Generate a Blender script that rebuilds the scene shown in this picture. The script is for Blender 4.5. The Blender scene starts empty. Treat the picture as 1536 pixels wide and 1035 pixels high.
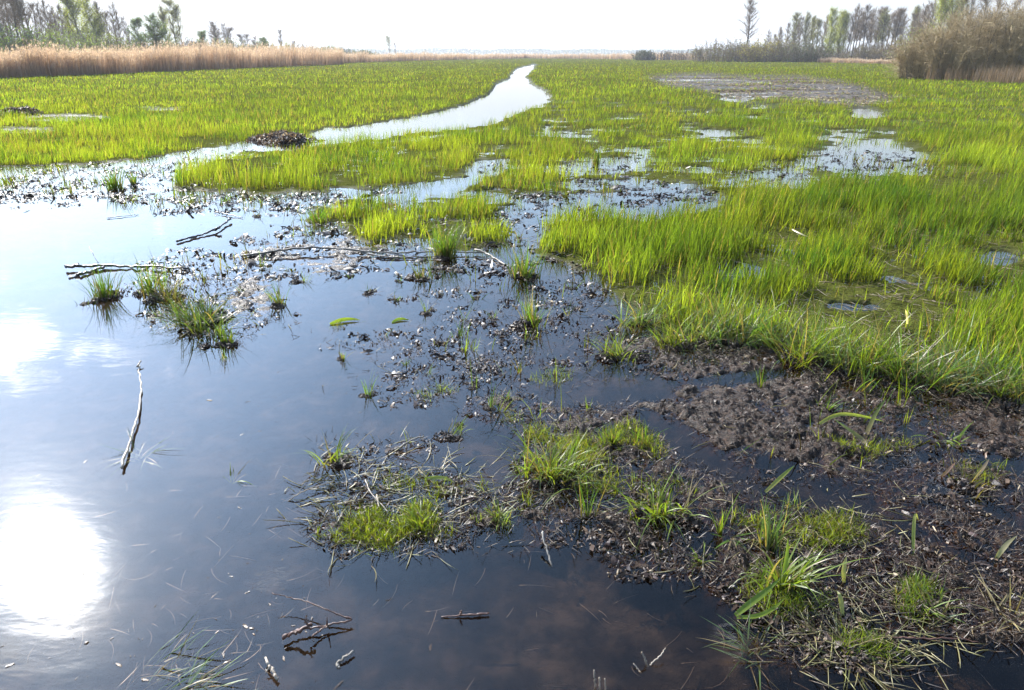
import bpy, math, random
import numpy as np
R = math.radians
rng = np.random.default_rng(7)
random.seed(7)
sc = bpy.context.scene
col = sc.collection

# ------------------------------------------------------------------ camera
FPX, CX, CY, HOR, CAMH = 1038.0, 768.0, 517.5, 82.0, 1.6
TH = math.atan((CY - HOR) / FPX)
cam = bpy.data.cameras.new('camera'); cam.sensor_width = 36.0; cam.lens = FPX / 1536 * 36
cam.clip_start = 0.05; cam.clip_end = 20000
camo = bpy.data.objects.new('camera', cam); col.objects.link(camo)
camo.location = (0, 0, CAMH); camo.rotation_euler = (R(90) - TH, 0, 0)
sc.camera = camo
cT, sT = math.cos(TH), math.sin(TH)

def P(px, py, z=0.0):
    """photo pixel -> point on the level z (world)"""
    px = np.asarray(px, float); py = np.asarray(py, float)
    x = (px - CX) / FPX; v = -(py - CY) / FPX
    dy = cT + v * sT; dz = -sT + v * cT
    t = (z - CAMH) / dz
    return x * t, dy * t
def PV(px, py, z=0.0):
    x, y = P(px, py, z); return np.array([float(x), float(y), z])
def proj(x, y, z=0.0):
    dz = z - CAMH
    d = y * cT - dz * sT
    d = np.where(d < 0.05, 0.05, d)
    u = CX + FPX * x / d
    v = CY - FPX * (y * sT + dz * cT) / d
    return u, v
def at(px, Y):
    return (px - CX) / FPX * (Y * cT + CAMH * sT), Y

# ------------------------------------------------------------------ noise
def _h(ix, iy, s):
    n = (ix.astype(np.int64) * 374761393 + iy.astype(np.int64) * 668265263 + s * 974711) & 0xffffffff
    n = ((n ^ (n >> 13)) * 1274126177) & 0xffffffff
    return ((n ^ (n >> 16)) & 0xffff) / 65535.0
def vn(x, y, s=0):
    x = np.asarray(x, float); y = np.asarray(y, float)
    ix = np.floor(x); iy = np.floor(y); fx = x - ix; fy = y - iy
    fx = fx * fx * (3 - 2 * fx); fy = fy * fy * (3 - 2 * fy)
    a = _h(ix, iy, s); b = _h(ix + 1, iy, s); c = _h(ix, iy + 1, s); d = _h(ix + 1, iy + 1, s)
    return (a * (1 - fx) + b * fx) * (1 - fy) + (c * (1 - fx) + d * fx) * fy
def fbm(x, y, s=0, o=4):
    t = 0; a = 0.5; n = 0
    for i in range(o):
        t = t + a * vn(x, y, s + i * 17); n += a; a *= 0.5
        x, y = x * 1.6 * 1.2 + 3.1 * y * 0.3, y * 1.9 - x * 0.5
    return t / n

# ------------------------------------------------------------------ land-cover map (photo pixel grid -> ground)
S = 3
MX0, MY0, MX1, MY1 = -300, 60, 1836, 1200
mw, mh = (MX1 - MX0) // S, (MY1 - MY0) // S
gx, gy = np.meshgrid(MX0 + (np.arange(mw) + .5) * S, MY0 + (np.arange(mh) + .5) * S)
def inside(pts):
    pts = np.array(pts, float); m = np.zeros(gx.shape, bool)
    x0, y0 = pts[-1]
    for x1, y1 in pts:
        if y0 != y1:
            c = ((y0 > gy) != (y1 > gy)) & (gx < (x1 - x0) * (gy - y0) / (y1 - y0) + x0)
            m ^= c
        x0, y0 = x1, y1
    return m.astype(float)
def blur(a, rx, ry):
    for ax, r in ((1, rx), (0, ry)):
        r = max(0, int(r / S))
        if r == 0: continue
        for _ in range(2):
            p = np.pad(a, [(r, r) if k == ax else (0, 0) for k in (0, 1)], 'edge')
            c = np.cumsum(p, axis=ax); z = np.zeros_like(np.take(c, [0], ax))
            c = np.concatenate([z, c], ax); n = a.shape[ax]; w = 2 * r + 1
            hi = np.take(c, np.arange(w, w + n), ax); lo = np.take(c, np.arange(0, n), ax)
            a = (hi - lo) / w
    return a
def line(pts, wpx):
    m = np.zeros(gx.shape)
    for (x0, y0), (x1, y1) in zip(pts[:-1], pts[1:]):
        dx, dy = x1 - x0, y1 - y0
        t = np.clip(((gx - x0) * dx + (gy - y0) * dy) / (dx * dx + dy * dy), 0, 1)
        d = np.hypot(gx - x0 - t * dx, (gy - y0 - t * dy))
        m = np.maximum(m, np.clip(1.5 - d / wpx, 0, 1))
    return m
def ell(cx, cy, rx, ry):
    return np.clip(1.6 - 1.6 * (((gx - cx) / rx) ** 2 + ((gy - cy) / ry) ** 2) ** .5, 0, 1)

G = np.zeros(gx.shape)          # meadow grass cover
M = np.zeros(gx.shape)          # mud / litter raised to the water level
# upper meadow
up = inside([(-300, 60), (1836, 60), (1836, 330), (1536, 300), (1230, 300), (1100, 290), (1000, 300), (900, 270), (820, 280), (700, 300), (760, 190), (560, 215), (470, 213), (400, 205), (330, 220), (270, 228), (200, 240), (100, 247), (-300, 256)])
up = blur(up, 6, 2)
G = np.maximum(G, up)
isl = inside([(268, 262), (275, 284), (400, 291), (480, 287), (560, 281), (640, 274), (700, 264), (742, 240), (760, 200), (742, 190), (680, 202), (600, 212), (560, 216), (480, 217), (440, 224), (380, 228), (320, 238)])
G = np.maximum(G, blur(isl, 8, 3) * .95)
mid = inside([(445, 314), (520, 302), (540, 299), (620, 302), (690, 286), (700, 278), (800, 262), (950, 264), (950, 285), (850, 296), (790, 302), (760, 330), (765, 372), (700, 376), (640, 362), (540, 358), (500, 345), (450, 338)])
G = np.maximum(G, blur(mid, 12, 6) * .9)
big = inside([(818, 385), (815, 340), (870, 325), (1000, 328), (1060, 318), (1090, 285), (1180, 275), (1300, 262), (1400, 255), (1536, 240), (1836, 240), (1836, 640), (1536, 592), (1450, 580), (1330, 562), (1250, 545), (1170, 518), (1050, 505), (970, 470), (910, 440), (930, 415), (890, 398)])
G = np.maximum(G, blur(big, 22, 11))
# openings in the grass
chan = inside([(797, 97), (772, 104), (762, 118), (742, 127), (735, 141), (700, 156), (650, 169), (600, 179), (540, 189), (480, 194), (455, 204), (500, 214), (560, 211), (600, 203), (640, 198), (700, 194), (742, 186), (772, 172), (800, 163), (826, 156), (824, 140), (800, 127), (790, 116), (800, 106), (803, 97)])
chan = blur(chan, 3, 0)
wet = [(735, 252, 32, 15, .9), (905, 250, 95, 16, .62), (1005, 297, 85, 24, .9), (1300, 238, 95, 34, .93), (1375, 255, 60, 12, .7), (1170, 268, 60, 16, .7),
       (1100, 150, 36, 8, .6), (1140, 160, 30, 6, .6), (1300, 171, 34, 10, .8), (95, 178, 70, 5.5, .75), (30, 197, 55, 5, .6), (880, 208, 20, 10, .5), (1260, 205, 60, 12, .5),
       (1280, 455, 60, 10, .6), (1105, 408, 50, 16, .7), (1510, 385, 50, 16, .5), (1480, 440, 60, 14, .5), (1000, 415, 35, 12, .4), (770, 325, 24, 18, .45), (880, 315, 50, 14, .6),
       (640, 291, 50, 8, .5), (1200, 330, 40, 10, .25), (240, 165, 40, 3, .4)]
HOLE = chan.copy()
for cx, cy, rx, ry, k in wet: HOLE = np.maximum(HOLE, ell(cx, cy, rx * 1.25, ry * 1.25) * k)
flat = inside([(960, 113), (1050, 112), (1200, 114), (1280, 126), (1350, 150), (1280, 162), (1200, 152), (1100, 146), (1000, 130)])
FLAT = blur(flat, 12, 4)
G = G * (1 - np.clip(HOLE * 1.15, 0, 1)) * (1 - .78 * FLAT)
# mud and litter
def mud(pts, k, b=10):
    global M
    M = np.maximum(M, blur(inside(pts), b, b * .6) * k)
mud([(1000, 500), (1170, 515), (1330, 565), (1536, 600), (1836, 620), (1836, 985), (1536, 965), (1350, 950), (1300, 985), (1180, 950), (1080, 920), (1020, 885), (900, 870), (840, 825), (760, 812), (640, 815), (530, 818), (470, 792), (480, 762), (560, 775), (640, 758), (720, 745), (780, 705), (775, 655), (700, 630), (690, 585), (760, 575), (830, 600), (900, 612), (1000, 600), (1030, 570), (950, 550), (870, 535), (920, 495)], .96, 12)
mud([(640, 470), (760, 440), (900, 430), (960, 500), (960, 540), (860, 540), (800, 520), (700, 520), (650, 500)], .62, 16)
mud([(540, 395), (760, 390), (860, 400), (900, 440), (760, 450), (640, 480), (540, 440)], .42, 16)
mud([(380, 350), (500, 345), (640, 365), (760, 385), (700, 398), (560, 388), (540, 412), (430, 418), (380, 470), (330, 500), (240, 490), (210, 430), (330, 390)], .9, 12)
mud([(200, 385), (330, 380), (420, 400), (430, 480), (350, 520), (230, 500)], .8, 14)
mud([(340, 450), (520, 500), (700, 540), (640, 620), (540, 600), (480, 520)], .34, 16)
mud([(-300, 262), (100, 250), (270, 240), (330, 222), (460, 205), (470, 216), (380, 232), (300, 262), (420, 290), (560, 285), (640, 300), (560, 320), (440, 320), (300, 318), (100, 305), (-300, 335)], .66, 10)
mud([(590, 490), (760, 490), (860, 540), (1000, 560), (960, 590), (840, 585), (700, 580), (640, 620), (560, 560)], .5, 16)
mud([(700, 250), (1000, 235), (1100, 270), (1090, 310), (900, 320), (800, 330), (760, 300)], .55, 10)
mud([(380, 345), (560, 350), (760, 380), (820, 390), (900, 440), (900, 400), (800, 330), (600, 320), (450, 330)], .72, 10)
mud([(1080, 255), (1250, 220), (1420, 235), (1430, 270), (1250, 285), (1100, 290)], .5, 8)
mud([(440, 660), (600, 650), (690, 690), (660, 740), (560, 770), (470, 740)], .42, 14)
mud([(1080, 930), (1180, 950), (1310, 990), (1400, 1020), (1200, 1010), (1080, 985)], .5, 14)
M = np.maximum(M, .8 * FLAT)
M = np.maximum(M, ell(425, 207, 60, 14))
PUD = np.zeros(gx.shape)
PUD = np.maximum(PUD, line([(985, 640), (1110, 692), (1250, 745), (1400, 805), (1560, 872), (1836, 960)], 17))
PUD = np.maximum(PUD, line([(1170, 682), (1220, 705), (1300, 745)], 13))
PUD = np.maximum(PUD, line([(1330, 640), (1400, 662)], 10))
PUD = np.maximum(PUD, line([(1440, 690), (1536, 705)], 9))
PUD = np.maximum(PUD, ell(1020, 812, 42, 34)); PUD = np.maximum(PUD, ell(740, 800, 70, 20)); PUD = np.maximum(PUD, ell(850, 815, 45, 40))
PUD = np.maximum(PUD, ell(1360, 690, 42, 16)); PUD = np.maximum(PUD, ell(1210, 820, 40, 26)); PUD = np.maximum(PUD, ell(1110, 560, 90, 14) * .8)
PUD = np.maximum(PUD, ell(1290, 930, 60, 26)); PUD = np.maximum(PUD, ell(700, 710, 110, 45)); PUD = np.maximum(PUD, ell(960, 590, 90, 16) * .8)
PUD = np.maximum(PUD, line([(1400, 740), (1500, 770), (1700, 830)], 9) * .8)
M = M * (1 - np.clip(PUD * 1.1, 0, 1) * .8)
MOSS = np.zeros(gx.shape)
for cx, cy, rx, ry, k in [(575, 785, 125, 30, .9), (640, 735, 70, 30, .5), (825, 665, 75, 40, 1), (780, 630, 40, 16, .9), (745, 768, 35, 20, 1), (920, 660, 30, 18, .9),
        (960, 665, 50, 22, .6), (980, 740, 70, 50, .5), (1210, 790, 120, 38, .85), (1120, 760, 60, 40, .5), (1170, 890, 90, 55, .8), (1270, 975, 60, 26, .8), (1390, 905, 85, 40, .6), (1285, 672, 80, 22, .7),
        (860, 720, 70, 40, .6), (300, 470, 70, 34, .7), (230, 435, 60, 18, .5), (440, 395, 80, 20, .5), (640, 590, 40, 16, .5), (1010, 470, 60, 40, .6), (1460, 720, 60, 24, .4), (515, 480, 26, 7, .9), (830, 560, 60, 16, .4), (1130, 960, 60, 30, .5)]:
    MOSS = np.maximum(MOSS, ell(cx, cy, rx, ry) * k)
M = np.maximum(M, np.clip(MOSS, 0, .85) * .9)
def samp(a, x, y):
    """bilinear look-up of a cover layer at a ground point, edges roughened"""
    u, v = proj(x, y)
    v = np.where(y < 0.3, MY1, v)
    d = np.hypot(x, y)
    k = np.clip(FPX / np.maximum(d, .5), 4, 900)
    u = u + (fbm(x * 1.7, y * 1.7, 5, 3) - .5) * k * .38
    v = v + (fbm(x * 1.7 + 9, y * 1.7, 8, 3) - .5) * np.minimum(k * .38 * 1.6 / np.maximum(d, 1.6), 60)
    fx = np.clip((u - MX0) / S - .5, 0, mw - 1.001); fy = np.clip((v - MY0) / S - .5, 0, mh - 1.001)
    ix = fx.astype(int); iy = fy.astype(int); fx = fx - ix; fy = fy - iy
    return (a[iy, ix] * (1 - fx) + a[iy, ix + 1] * fx) * (1 - fy) + (a[iy + 1, ix] * (1 - fx) + a[iy + 1, ix + 1] * fx) * fy
BRK = np.zeros(gx.shape)
BRK = np.maximum(BRK, blur(inside([(800, 150), (1000, 150), (1250, 160), (1450, 190), (1480, 262), (1300, 265), (1100, 300), (1000, 325), (760, 330), (690, 300), (700, 250), (780, 200)]), 30, 12) * .95)
BRK = np.maximum(BRK, blur(inside([(440, 300), (700, 270), (800, 300), (790, 380), (540, 370), (440, 350)]), 20, 10) * .5)
BRK = np.maximum(BRK, blur(inside([(900, 400), (1100, 380), (1300, 430), (1536, 360), (1700, 360), (1700, 470), (1300, 480), (1000, 450), (900, 440)]), 30, 14) * .65)
BRK = np.maximum(BRK, blur(inside([(1000, 105), (1536, 130), (1800, 150), (1800, 260), (1420, 250), (1000, 170)]), 30, 10) * .55)
BRK = np.maximum(BRK, .30)
def grass_cov(x, y):
    g = samp(G, x, y); b = samp(BRK, x, y)
    g = np.maximum(g, .8 * samp(FLAT, x, y) * np.clip((fbm(x * .22, y * .5, 137, 3) - .58) * 9, 0, 1))
    n = fbm(x * .9, y * 1.5, 101, 4)
    hole = np.clip((n - .50 + (b - .6) * .10) * 9, 0, 1) * np.clip(b * 1.5 - .25, 0, 1)
    hole = hole * np.clip((fbm(x * 1.8, y * 2.6, 106, 3) - .345) * 6, 0, 1)
    n2 = fbm(x * 3.2, y * 3.2, 104, 3)
    return np.clip(g * (1 - .84 * hole) + (n2 - .52) * .9 * np.clip(4 * g * (1 - g), 0, 1), 0, 1)
def ground(x, y):
    """height of the ground, mud share, grass share"""
    m = samp(M, x, y); g = grass_cov(x, y); d = np.hypot(x, y)
    n1 = fbm(x * 2.2, y * 2.2, 1, 4) - .5
    n2 = fbm(x * 13, y * 13, 2, 4) - .5
    n3 = fbm(x * 38, y * 38, 3, 3) - .5
    big_ = fbm(x * .35, y * .35, 4, 3) - .5
    deep = -.085 + .08 * n1 + .02 * n2
    lvl = deep * (1 - m) + (.012 + .34 * (fbm(x * .16, y * .5, 133, 3) - .5)) * samp(FLAT, x, y) + m * (.004 + .055 * n1 + .080 * n2 * (.6 + 1.2 * n1) + .034 * n3)
    gl = .010 + .030 * n1 + .03 * n2 + .05 * big_ * .3 + .05 * np.clip((d - 14) / 20, 0, 1)
    gg = np.clip(g * 1.8, 0, 1)
    h = lvl * (1 - gg) + gl * gg
    far = np.clip((d - 90) / 40, 0, 1)
    h = h * (1 - far) + far * (.06 + .05 * big_)
    ch = samp(HOLE, x, y)
    h = np.where(ch > .6, np.minimum(h, -.03 + .06 * n2), h)
    return h, m, g

# ------------------------------------------------------------------ mesh helpers
def mk(name, V, F, mat, parent=None, colr=None, smooth=True, attrs=None):
    """V (n,3); F list of (m,k) index arrays -> ONE mesh object"""
    me = bpy.data.meshes.new(name)
    V = np.asarray(V, np.float32); F = [np.asarray(f, np.int32) for f in F if len(f)]
    me.vertices.add(len(V)); me.vertices.foreach_set('co', V.ravel())
    nl = sum(f.size for f in F); npoly = sum(len(f) for f in F)
    me.loops.add(nl); me.polygons.add(npoly)
    me.loops.foreach_set('vertex_index', np.concatenate([f.ravel() for f in F]))
    tot = np.concatenate([np.full(len(f), f.shape[1], np.int32) for f in F])
    st = np.concatenate([[0], np.cumsum(tot)[:-1]]).astype(np.int32)
    me.polygons.foreach_set('loop_start', st)
    if smooth: me.polygons.foreach_set('use_smooth', np.ones(npoly, bool))
    if colr is not None:
        a = me.attributes.new('col', 'FLOAT_COLOR', 'POINT')
        c = np.ones((len(V), 4), np.float32); c[:, :3] = colr; a.data.foreach_set('color', c.ravel())
    for k, arr in (attrs or {}).items():
        a = me.attributes.new(k, 'FLOAT', 'POINT'); a.data.foreach_set('value', np.asarray(arr, np.float32))
    me.update(calc_edges=True); me.validate()
    if mat: me.materials.append(mat)
    o = bpy.data.objects.new(name, me); col.objects.link(o)
    if parent: o.parent = parent
    return o
def tag(o, label=None, cat=None, group=None, kind=None):
    if label: o['label'] = label
    if cat: o['category'] = cat
    if group: o['group'] = group
    if kind: o['kind'] = kind
    return o
def empty(name, loc, rz=0.0):
    o = bpy.data.objects.new(name, None); col.objects.link(o); o.location = loc; o.rotation_euler = (0, 0, rz)
    o.empty_display_size = .1
    return o
def copy_tree(o):
    c = o.copy(); col.objects.link(c)
    for ch in list(o.children):
        k = ch.copy(); col.objects.link(k); k.parent = c
    return c

def blades(base, h, az, lean, curl, w, segs=3, broad=False):
    """grass blades as bent tapering strips. returns V, F, (blade id, t)"""
    n = len(base); k = segs
    t = np.linspace(0, 1, k + 1)
    ang = lean[:, None] + curl[:, None] * t[None, :] ** 1.3           # angle from the vertical
    st = h[:, None] / k
    hx = np.cumsum(np.concatenate([np.zeros((n, 1)), np.sin(ang[:, 1:]) * st], 1), 1)
    hz = np.cumsum(np.concatenate([np.zeros((n, 1)), np.cos(ang[:, 1:]) * st], 1), 1)
    ca, sa = np.cos(az)[:, None], np.sin(az)[:, None]
    C = np.stack([base[:, 0:1] + hx * ca, base[:, 1:2] + hx * sa, base[:, 2:3] + hz], -1)
    tw = rng.uniform(-.9, .9, n)[:, None] * 1.2
    prof = (np.sin(np.pi * (t * .8 + .2)) ** .8) if broad else (1 - t ** 2.2) * .75 + .25 * (1 - t)
    ww = (w[:, None] * .5) * prof[None, :]
    sd = np.stack([-np.sin(az[:, None] + tw), np.cos(az[:, None] + tw), np.zeros((n, 1)) + .15 * tw], -1)
    L = C - sd * ww[..., None]; Rr = C + sd * ww[..., None]
    V = np.concatenate([np.stack([L[:, :k], Rr[:, :k]], 2).reshape(n, 2 * k, 3), C[:, k:]], 1)
    m = 2 * k + 1; off = (np.arange(n) * m)[:, None]
    q = [off + np.array([[2 * i, 2 * i + 1, 2 * i + 3, 2 * i + 2]]) for i in range(k - 1)]
    Q = np.concatenate(q, 0) if q else np.zeros((0, 4), int)
    T = off + np.array([[2 * k - 2, 2 * k - 1, 2 * k]])
    tt = np.concatenate([np.repeat(t[:k], 2), [1.0]])
    return V.reshape(-1, 3), [Q, T], np.tile(tt, n), m
def tubes(C, Rd, sides=3):
    """many tapered tubes: C (n,k,3) centre lines, Rd (n,k) radii"""
    C = np.asarray(C, float); Rd = np.asarray(Rd, float)
    n, k, _ = C.shape
    T = np.gradient(C, axis=1); T /= np.linalg.norm(T, axis=2, keepdims=True) + 1e-9
    ref = np.where(np.abs(T[..., 2:3]) > .9, np.array([1., 0, 0]), np.array([0, 0, 1.]))
    U = np.cross(T, ref); U /= np.linalg.norm(U, axis=2, keepdims=True) + 1e-9
    W = np.cross(T, U)
    a = np.arange(sides) * 2 * np.pi / sides
    V = C[:, :, None, :] + Rd[:, :, None, None] * (np.cos(a)[None, None, :, None] * U[:, :, None, :] + np.sin(a)[None, None, :, None] * W[:, :, None, :])
    off = (np.arange(n) * k * sides)[:, None]
    q = []
    for i in range(k - 1):
        for j in range(sides):
            j2 = (j + 1) % sides
            q.append(off + np.array([[i * sides + j, i * sides + j2, (i + 1) * sides + j2, (i + 1) * sides + j]]))
    F = [np.concatenate(q, 0)]
    if sides > 3:
        e = np.arange(sides)[None, :]
        F.append(np.concatenate([off + e[:, ::-1], off + (k - 1) * sides + e], 0))
    else:
        e = np.arange(3)[None, :]
        F.append(np.concatenate([off + e[:, ::-1], off + (k - 1) * 3 + e], 0))
    return V.reshape(-1, 3), F
def join(parts):
    V = []; Fs = {}; off = 0
    for v, fs in parts:
        V.append(v)
        for f in fs:
            f = np.asarray(f)
            if len(f): Fs.setdefault(f.shape[1], []).append(f + off)
        off += len(v)
    return np.concatenate(V), [np.concatenate(x) for x in Fs.values()]
def flakes(base, size, colr, lift=.0, tilt=.6, aspect=1.0, bend=.5):
    """small crumpled leaf fragments: six points each"""
    n = len(base)
    az = rng.uniform(0, 6.283, n); ti = rng.normal(0, tilt, n); tj = rng.normal(0, tilt, n)
    u = np.stack([np.cos(az), np.sin(az), np.tan(np.clip(ti, -1.2, 1.2)) * .8], -1)
    v = np.stack([-np.sin(az), np.cos(az), np.tan(np.clip(tj, -1.2, 1.2)) * .8], -1)
    u /= np.linalg.norm(u, axis=1, keepdims=True); v /= np.linalg.norm(v, axis=1, keepdims=True)
    nn = np.cross(u, v)
    asp = aspect * rng.uniform(.6, 1.8, n)
    pts = []
    for i, (a, b) in enumerate([(-1, -.5), (0, -.6), (1, -.4), (-.9, .5), (0.1, .6), (.9, .45)]):
        j = rng.normal(0, .22, (n, 2))
        c = (bend * (1 - abs(a)) + rng.normal(0, .15, n)) * size * .5
        pts.append(base + u * ((a + j[:, 0]) * size * .5 * asp)[:, None] + v * ((b + j[:, 1]) * size * .5)[:, None] + nn * c[:, None])
    V = np.stack(pts, 1)
    V[..., 2] += lift
    off = (np.arange(n) * 6)[:, None]
    Q = np.concatenate([off + np.array([[0, 1, 4, 3]]), off + np.array([[1, 2, 5, 4]])], 0)
    return V.reshape(-1, 3), [Q], np.repeat(colr, 6, 0)

# ------------------------------------------------------------------ materials
def nodes(name):
    m = bpy.data.materials.new(name); m.use_nodes = True
    nt = m.node_tree; nt.nodes.clear()
    out = nt.nodes.new('ShaderNodeOutputMaterial')
    def N(t, **kw):
        n = nt.nodes.new(t)
        for k, v in kw.items():
            if k.startswith('_'): setattr(n, k[1:], v)
            else: n.inputs[k.replace('__', ' ')].default_value = v
        return n
    return m, nt, out, N
def leafmat(name, trans=.5, gloss=.05, rough=.35, tint=(1.5, 1.35, .6)):
    m, nt, out, N = nodes(name); L = nt.links.new
    a = N('ShaderNodeAttribute', _attribute_name='col')
    no = N('ShaderNodeTexNoise', Scale=40.0, Detail=2.0)
    tc = N('ShaderNodeTexCoord'); L(tc.outputs['Object'], no.inputs['Vector'])
    hs = N('ShaderNodeHueSaturation'); mr = N('ShaderNodeMapRange')
    mr.inputs['To Min'].default_value = .75; mr.inputs['To Max'].default_value = 1.25
    L(no.outputs['Fac'], mr.inputs['Value']); L(mr.outputs['Result'], hs.inputs['Value']); L(a.outputs['Color'], hs.inputs['Color'])
    d = N('ShaderNodeBsdfDiffuse'); L(hs.outputs['Color'], d.inputs['Color'])
    mu = N('ShaderNodeMix', _data_type='RGBA', _blend_type='MULTIPLY'); mu.inputs['Factor'].default_value = 1
    L(hs.outputs['Color'], mu.inputs[6]); mu.inputs[7].default_value = (*tint, 1)
    t = N('ShaderNodeBsdfTranslucent'); L(mu.outputs[2], t.inputs['Color'])
    mx = N('ShaderNodeMixShader', Fac=trans); L(d.outputs[0], mx.inputs[1]); L(t.outputs[0], mx.inputs[2])
    g = N('ShaderNodeBsdfGlossy', Roughness=rough); g.inputs['Color'].default_value = (1, 1, 1, 1)
    m2 = N('ShaderNodeMixShader', Fac=gloss); L(mx.outputs[0], m2.inputs[1]); L(g.outputs[0], m2.inputs[2])
    L(m2.outputs[0], out.inputs[0]); return m
def barkmat(name, c1, c2, rough=.75, scale=12.0, stretch=(1, 1, .25), spec=.3):
    m, nt, out, N = nodes(name); L = nt.links.new
    tc = N('ShaderNodeTexCoord'); mp = N('ShaderNodeMapping'); mp.inputs['Scale'].default_value = stretch
    L(tc.outputs['Object'], mp.inputs['Vector'])
    no = N('ShaderNodeTexNoise', Scale=scale, Detail=6.0, Roughness=.7); L(mp.outputs[0], no.inputs['Vector'])
    cr = N('ShaderNodeValToRGB'); L(no.outputs['Fac'], cr.inputs[0])
    cr.color_ramp.elements[0].position = .35; cr.color_ramp.elements[1].position = .68
    cr.color_ramp.elements[0].color = (*c1, 1); cr.color_ramp.elements[1].color = (*c2, 1)
    b = N('ShaderNodeBsdfPrincipled', Roughness=rough); b.inputs['Specular IOR Level'].default_value = spec
    L(cr.outputs[0], b.inputs['Base Color'])
    bp = N('ShaderNodeBump', Strength=.5, Distance=.01); L(no.outputs['Fac'], bp.inputs['Height']); L(bp.outputs[0], b.inputs['Normal'])
    L(b.outputs[0], out.inputs[0]); return m
def litmat(name, rough=.3, spec=.6):
    m, nt, out, N = nodes(name); L = nt.links.new
    a = N('ShaderNodeAttribute', _attribute_name='col')
    tc = N('ShaderNodeTexCoord'); no = N('ShaderNodeTexNoise', Scale=120.0, Detail=3.0); L(tc.outputs['Object'], no.inputs['Vector'])
    b = N('ShaderNodeBsdfPrincipled', Roughness=rough); b.inputs['Specular IOR Level'].default_value = spec
    L(a.outputs['Color'], b.inputs['Base Color'])
    mr = N('ShaderNodeMapRange'); mr.inputs['To Min'].default_value = rough * .7; mr.inputs['To Max'].default_value = rough * 1.7
    L(no.outputs['Fac'], mr.inputs['Value']); L(mr.outputs[0], b.inputs['Roughness'])
    bp = N('ShaderNodeBump', Strength=.4, Distance=.004); L(no.outputs['Fac'], bp.inputs['Height']); L(bp.outputs[0], b.inputs['Normal'])
    L(b.outputs[0], out.inputs[0]); return m
def groundmat():
    m, nt, out, N = nodes('wet_peat_ground'); L = nt.links.new
    tc = N('ShaderNodeTexCoord')
    am = N('ShaderNodeAttribute', _attribute_name='mud'); ag = N('ShaderNodeAttribute', _attribute_name='grass'); af = N('ShaderNodeAttribute', _attribute_name='flat')
    n1 = N('ShaderNodeTexNoise', Scale=6.0, Detail=8.0, Roughness=.65); n2 = N('ShaderNodeTexNoise', Scale=55.0, Detail=6.0, Roughness=.7)
    n3 = N('ShaderNodeTexVoronoi', Scale=90.0)
    for n in (n1, n2, n3): L(tc.outputs['Object'], n.inputs['Vector'])
    def ramp(src, stops):
        c = N('ShaderNodeValToRGB'); e = c.color_ramp.elements
        e[0].position, e[0].color = stops[0][0], (*stops[0][1], 1); e[1].position, e[1].color = stops[-1][0], (*stops[-1][1], 1)
        for p, k in stops[1:-1]:
            x = e.new(p); x.color = (*k, 1)
        L(src, c.inputs[0]); return c.outputs[0]
    def mix(f, a, b):
        x = N('ShaderNodeMix', _data_type='RGBA'); L(f, x.inputs['Factor']); L(a, x.inputs[6]); L(b, x.inputs[7]); return x.outputs[2]
    bed = ramp(n1.outputs['Fac'], [(.36, (.007, .0048, .0035)), (.5, (.019, .014, .010)), (.64, (.046, .034, .025))])
    mud_ = ramp(n2.outputs['Fac'], [(.34, (.008, .005, .0035)), (.5, (.022, .0115, .0062)), (.68, (.075, .040, .021))])
    gr = ramp(n2.outputs['Fac'], [(.3, (.022, .020, .008)), (.5, (.06, .065, .015)), (.7, (.12, .125, .025))])
    fl = ramp(n1.outputs['Fac'], [(.35, (.025, .019, .014)), (.5, (.06, .046, .034)), (.64, (.22, .17, .11))])
    c = mix(am.outputs['Fac'], bed, mud_); c = mix(ag.outputs['Fac'], c, gr); c = mix(af.outputs['Fac'], c, fl)
    b = N('ShaderNodeBsdfPrincipled', Roughness=.4); b.inputs['Specular IOR Level'].default_value = .5
    L(c, b.inputs['Base Color'])
    sp = N('ShaderNodeMapRange'); L(ag.outputs['Fac'], sp.inputs['Value']); sp.inputs['To Min'].default_value = .22; sp.inputs['To Max'].default_value = 0.0
    fm = N('ShaderNodeMath', _operation='MULTIPLY'); L(sp.outputs[0], fm.inputs[0]); fi = N('ShaderNodeMapRange'); L(af.outputs['Fac'], fi.inputs['Value']); fi.inputs['To Min'].default_value = 1; fi.inputs['To Max'].default_value = .35; L(fi.outputs[0], fm.inputs[1])
    # mud under the water line loses its gloss (water against water)
    gp = N('ShaderNodeNewGeometry'); sx = N('ShaderNodeSeparateXYZ'); L(gp.outputs['Position'], sx.inputs[0])
    zr = N('ShaderNodeMapRange'); L(sx.outputs['Z'], zr.inputs['Value']); zr.inputs['From Min'].default_value = -.004; zr.inputs['From Max'].default_value = .002
    f2 = N('ShaderNodeMath', _operation='MULTIPLY'); L(fm.outputs[0], f2.inputs[0]); L(zr.outputs[0], f2.inputs[1]); L(f2.outputs[0], b.inputs['Specular IOR Level'])
    mr = N('ShaderNodeMapRange'); mr.inputs['From Min'].default_value = .3; mr.inputs['From Max'].default_value = .7
    mr.inputs['To Min'].default_value = .10; mr.inputs['To Max'].default_value = .58; L(n2.outputs['Fac'], mr.inputs['Value'])
    ad = N('ShaderNodeMath', _operation='ADD'); L(mr.outputs[0], ad.inputs[0])
    gm = N('ShaderNodeMath', _operation='MULTIPLY'); L(ag.outputs['Fac'], gm.inputs[0]); gm.inputs[1].default_value = .5; L(gm.outputs[0], ad.inputs[1])
    L(ad.outputs[0], b.inputs['Roughness'])
    n4 = N('ShaderNodeTexNoise', Scale=190.0, Detail=4.0, Roughness=.7); L(tc.outputs['Object'], n4.inputs['Vector'])
    hs0 = N('ShaderNodeMath', _operation='ADD'); L(n2.outputs['Fac'], hs0.inputs[0]); hs0.inputs[1].default_value = 0
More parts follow.
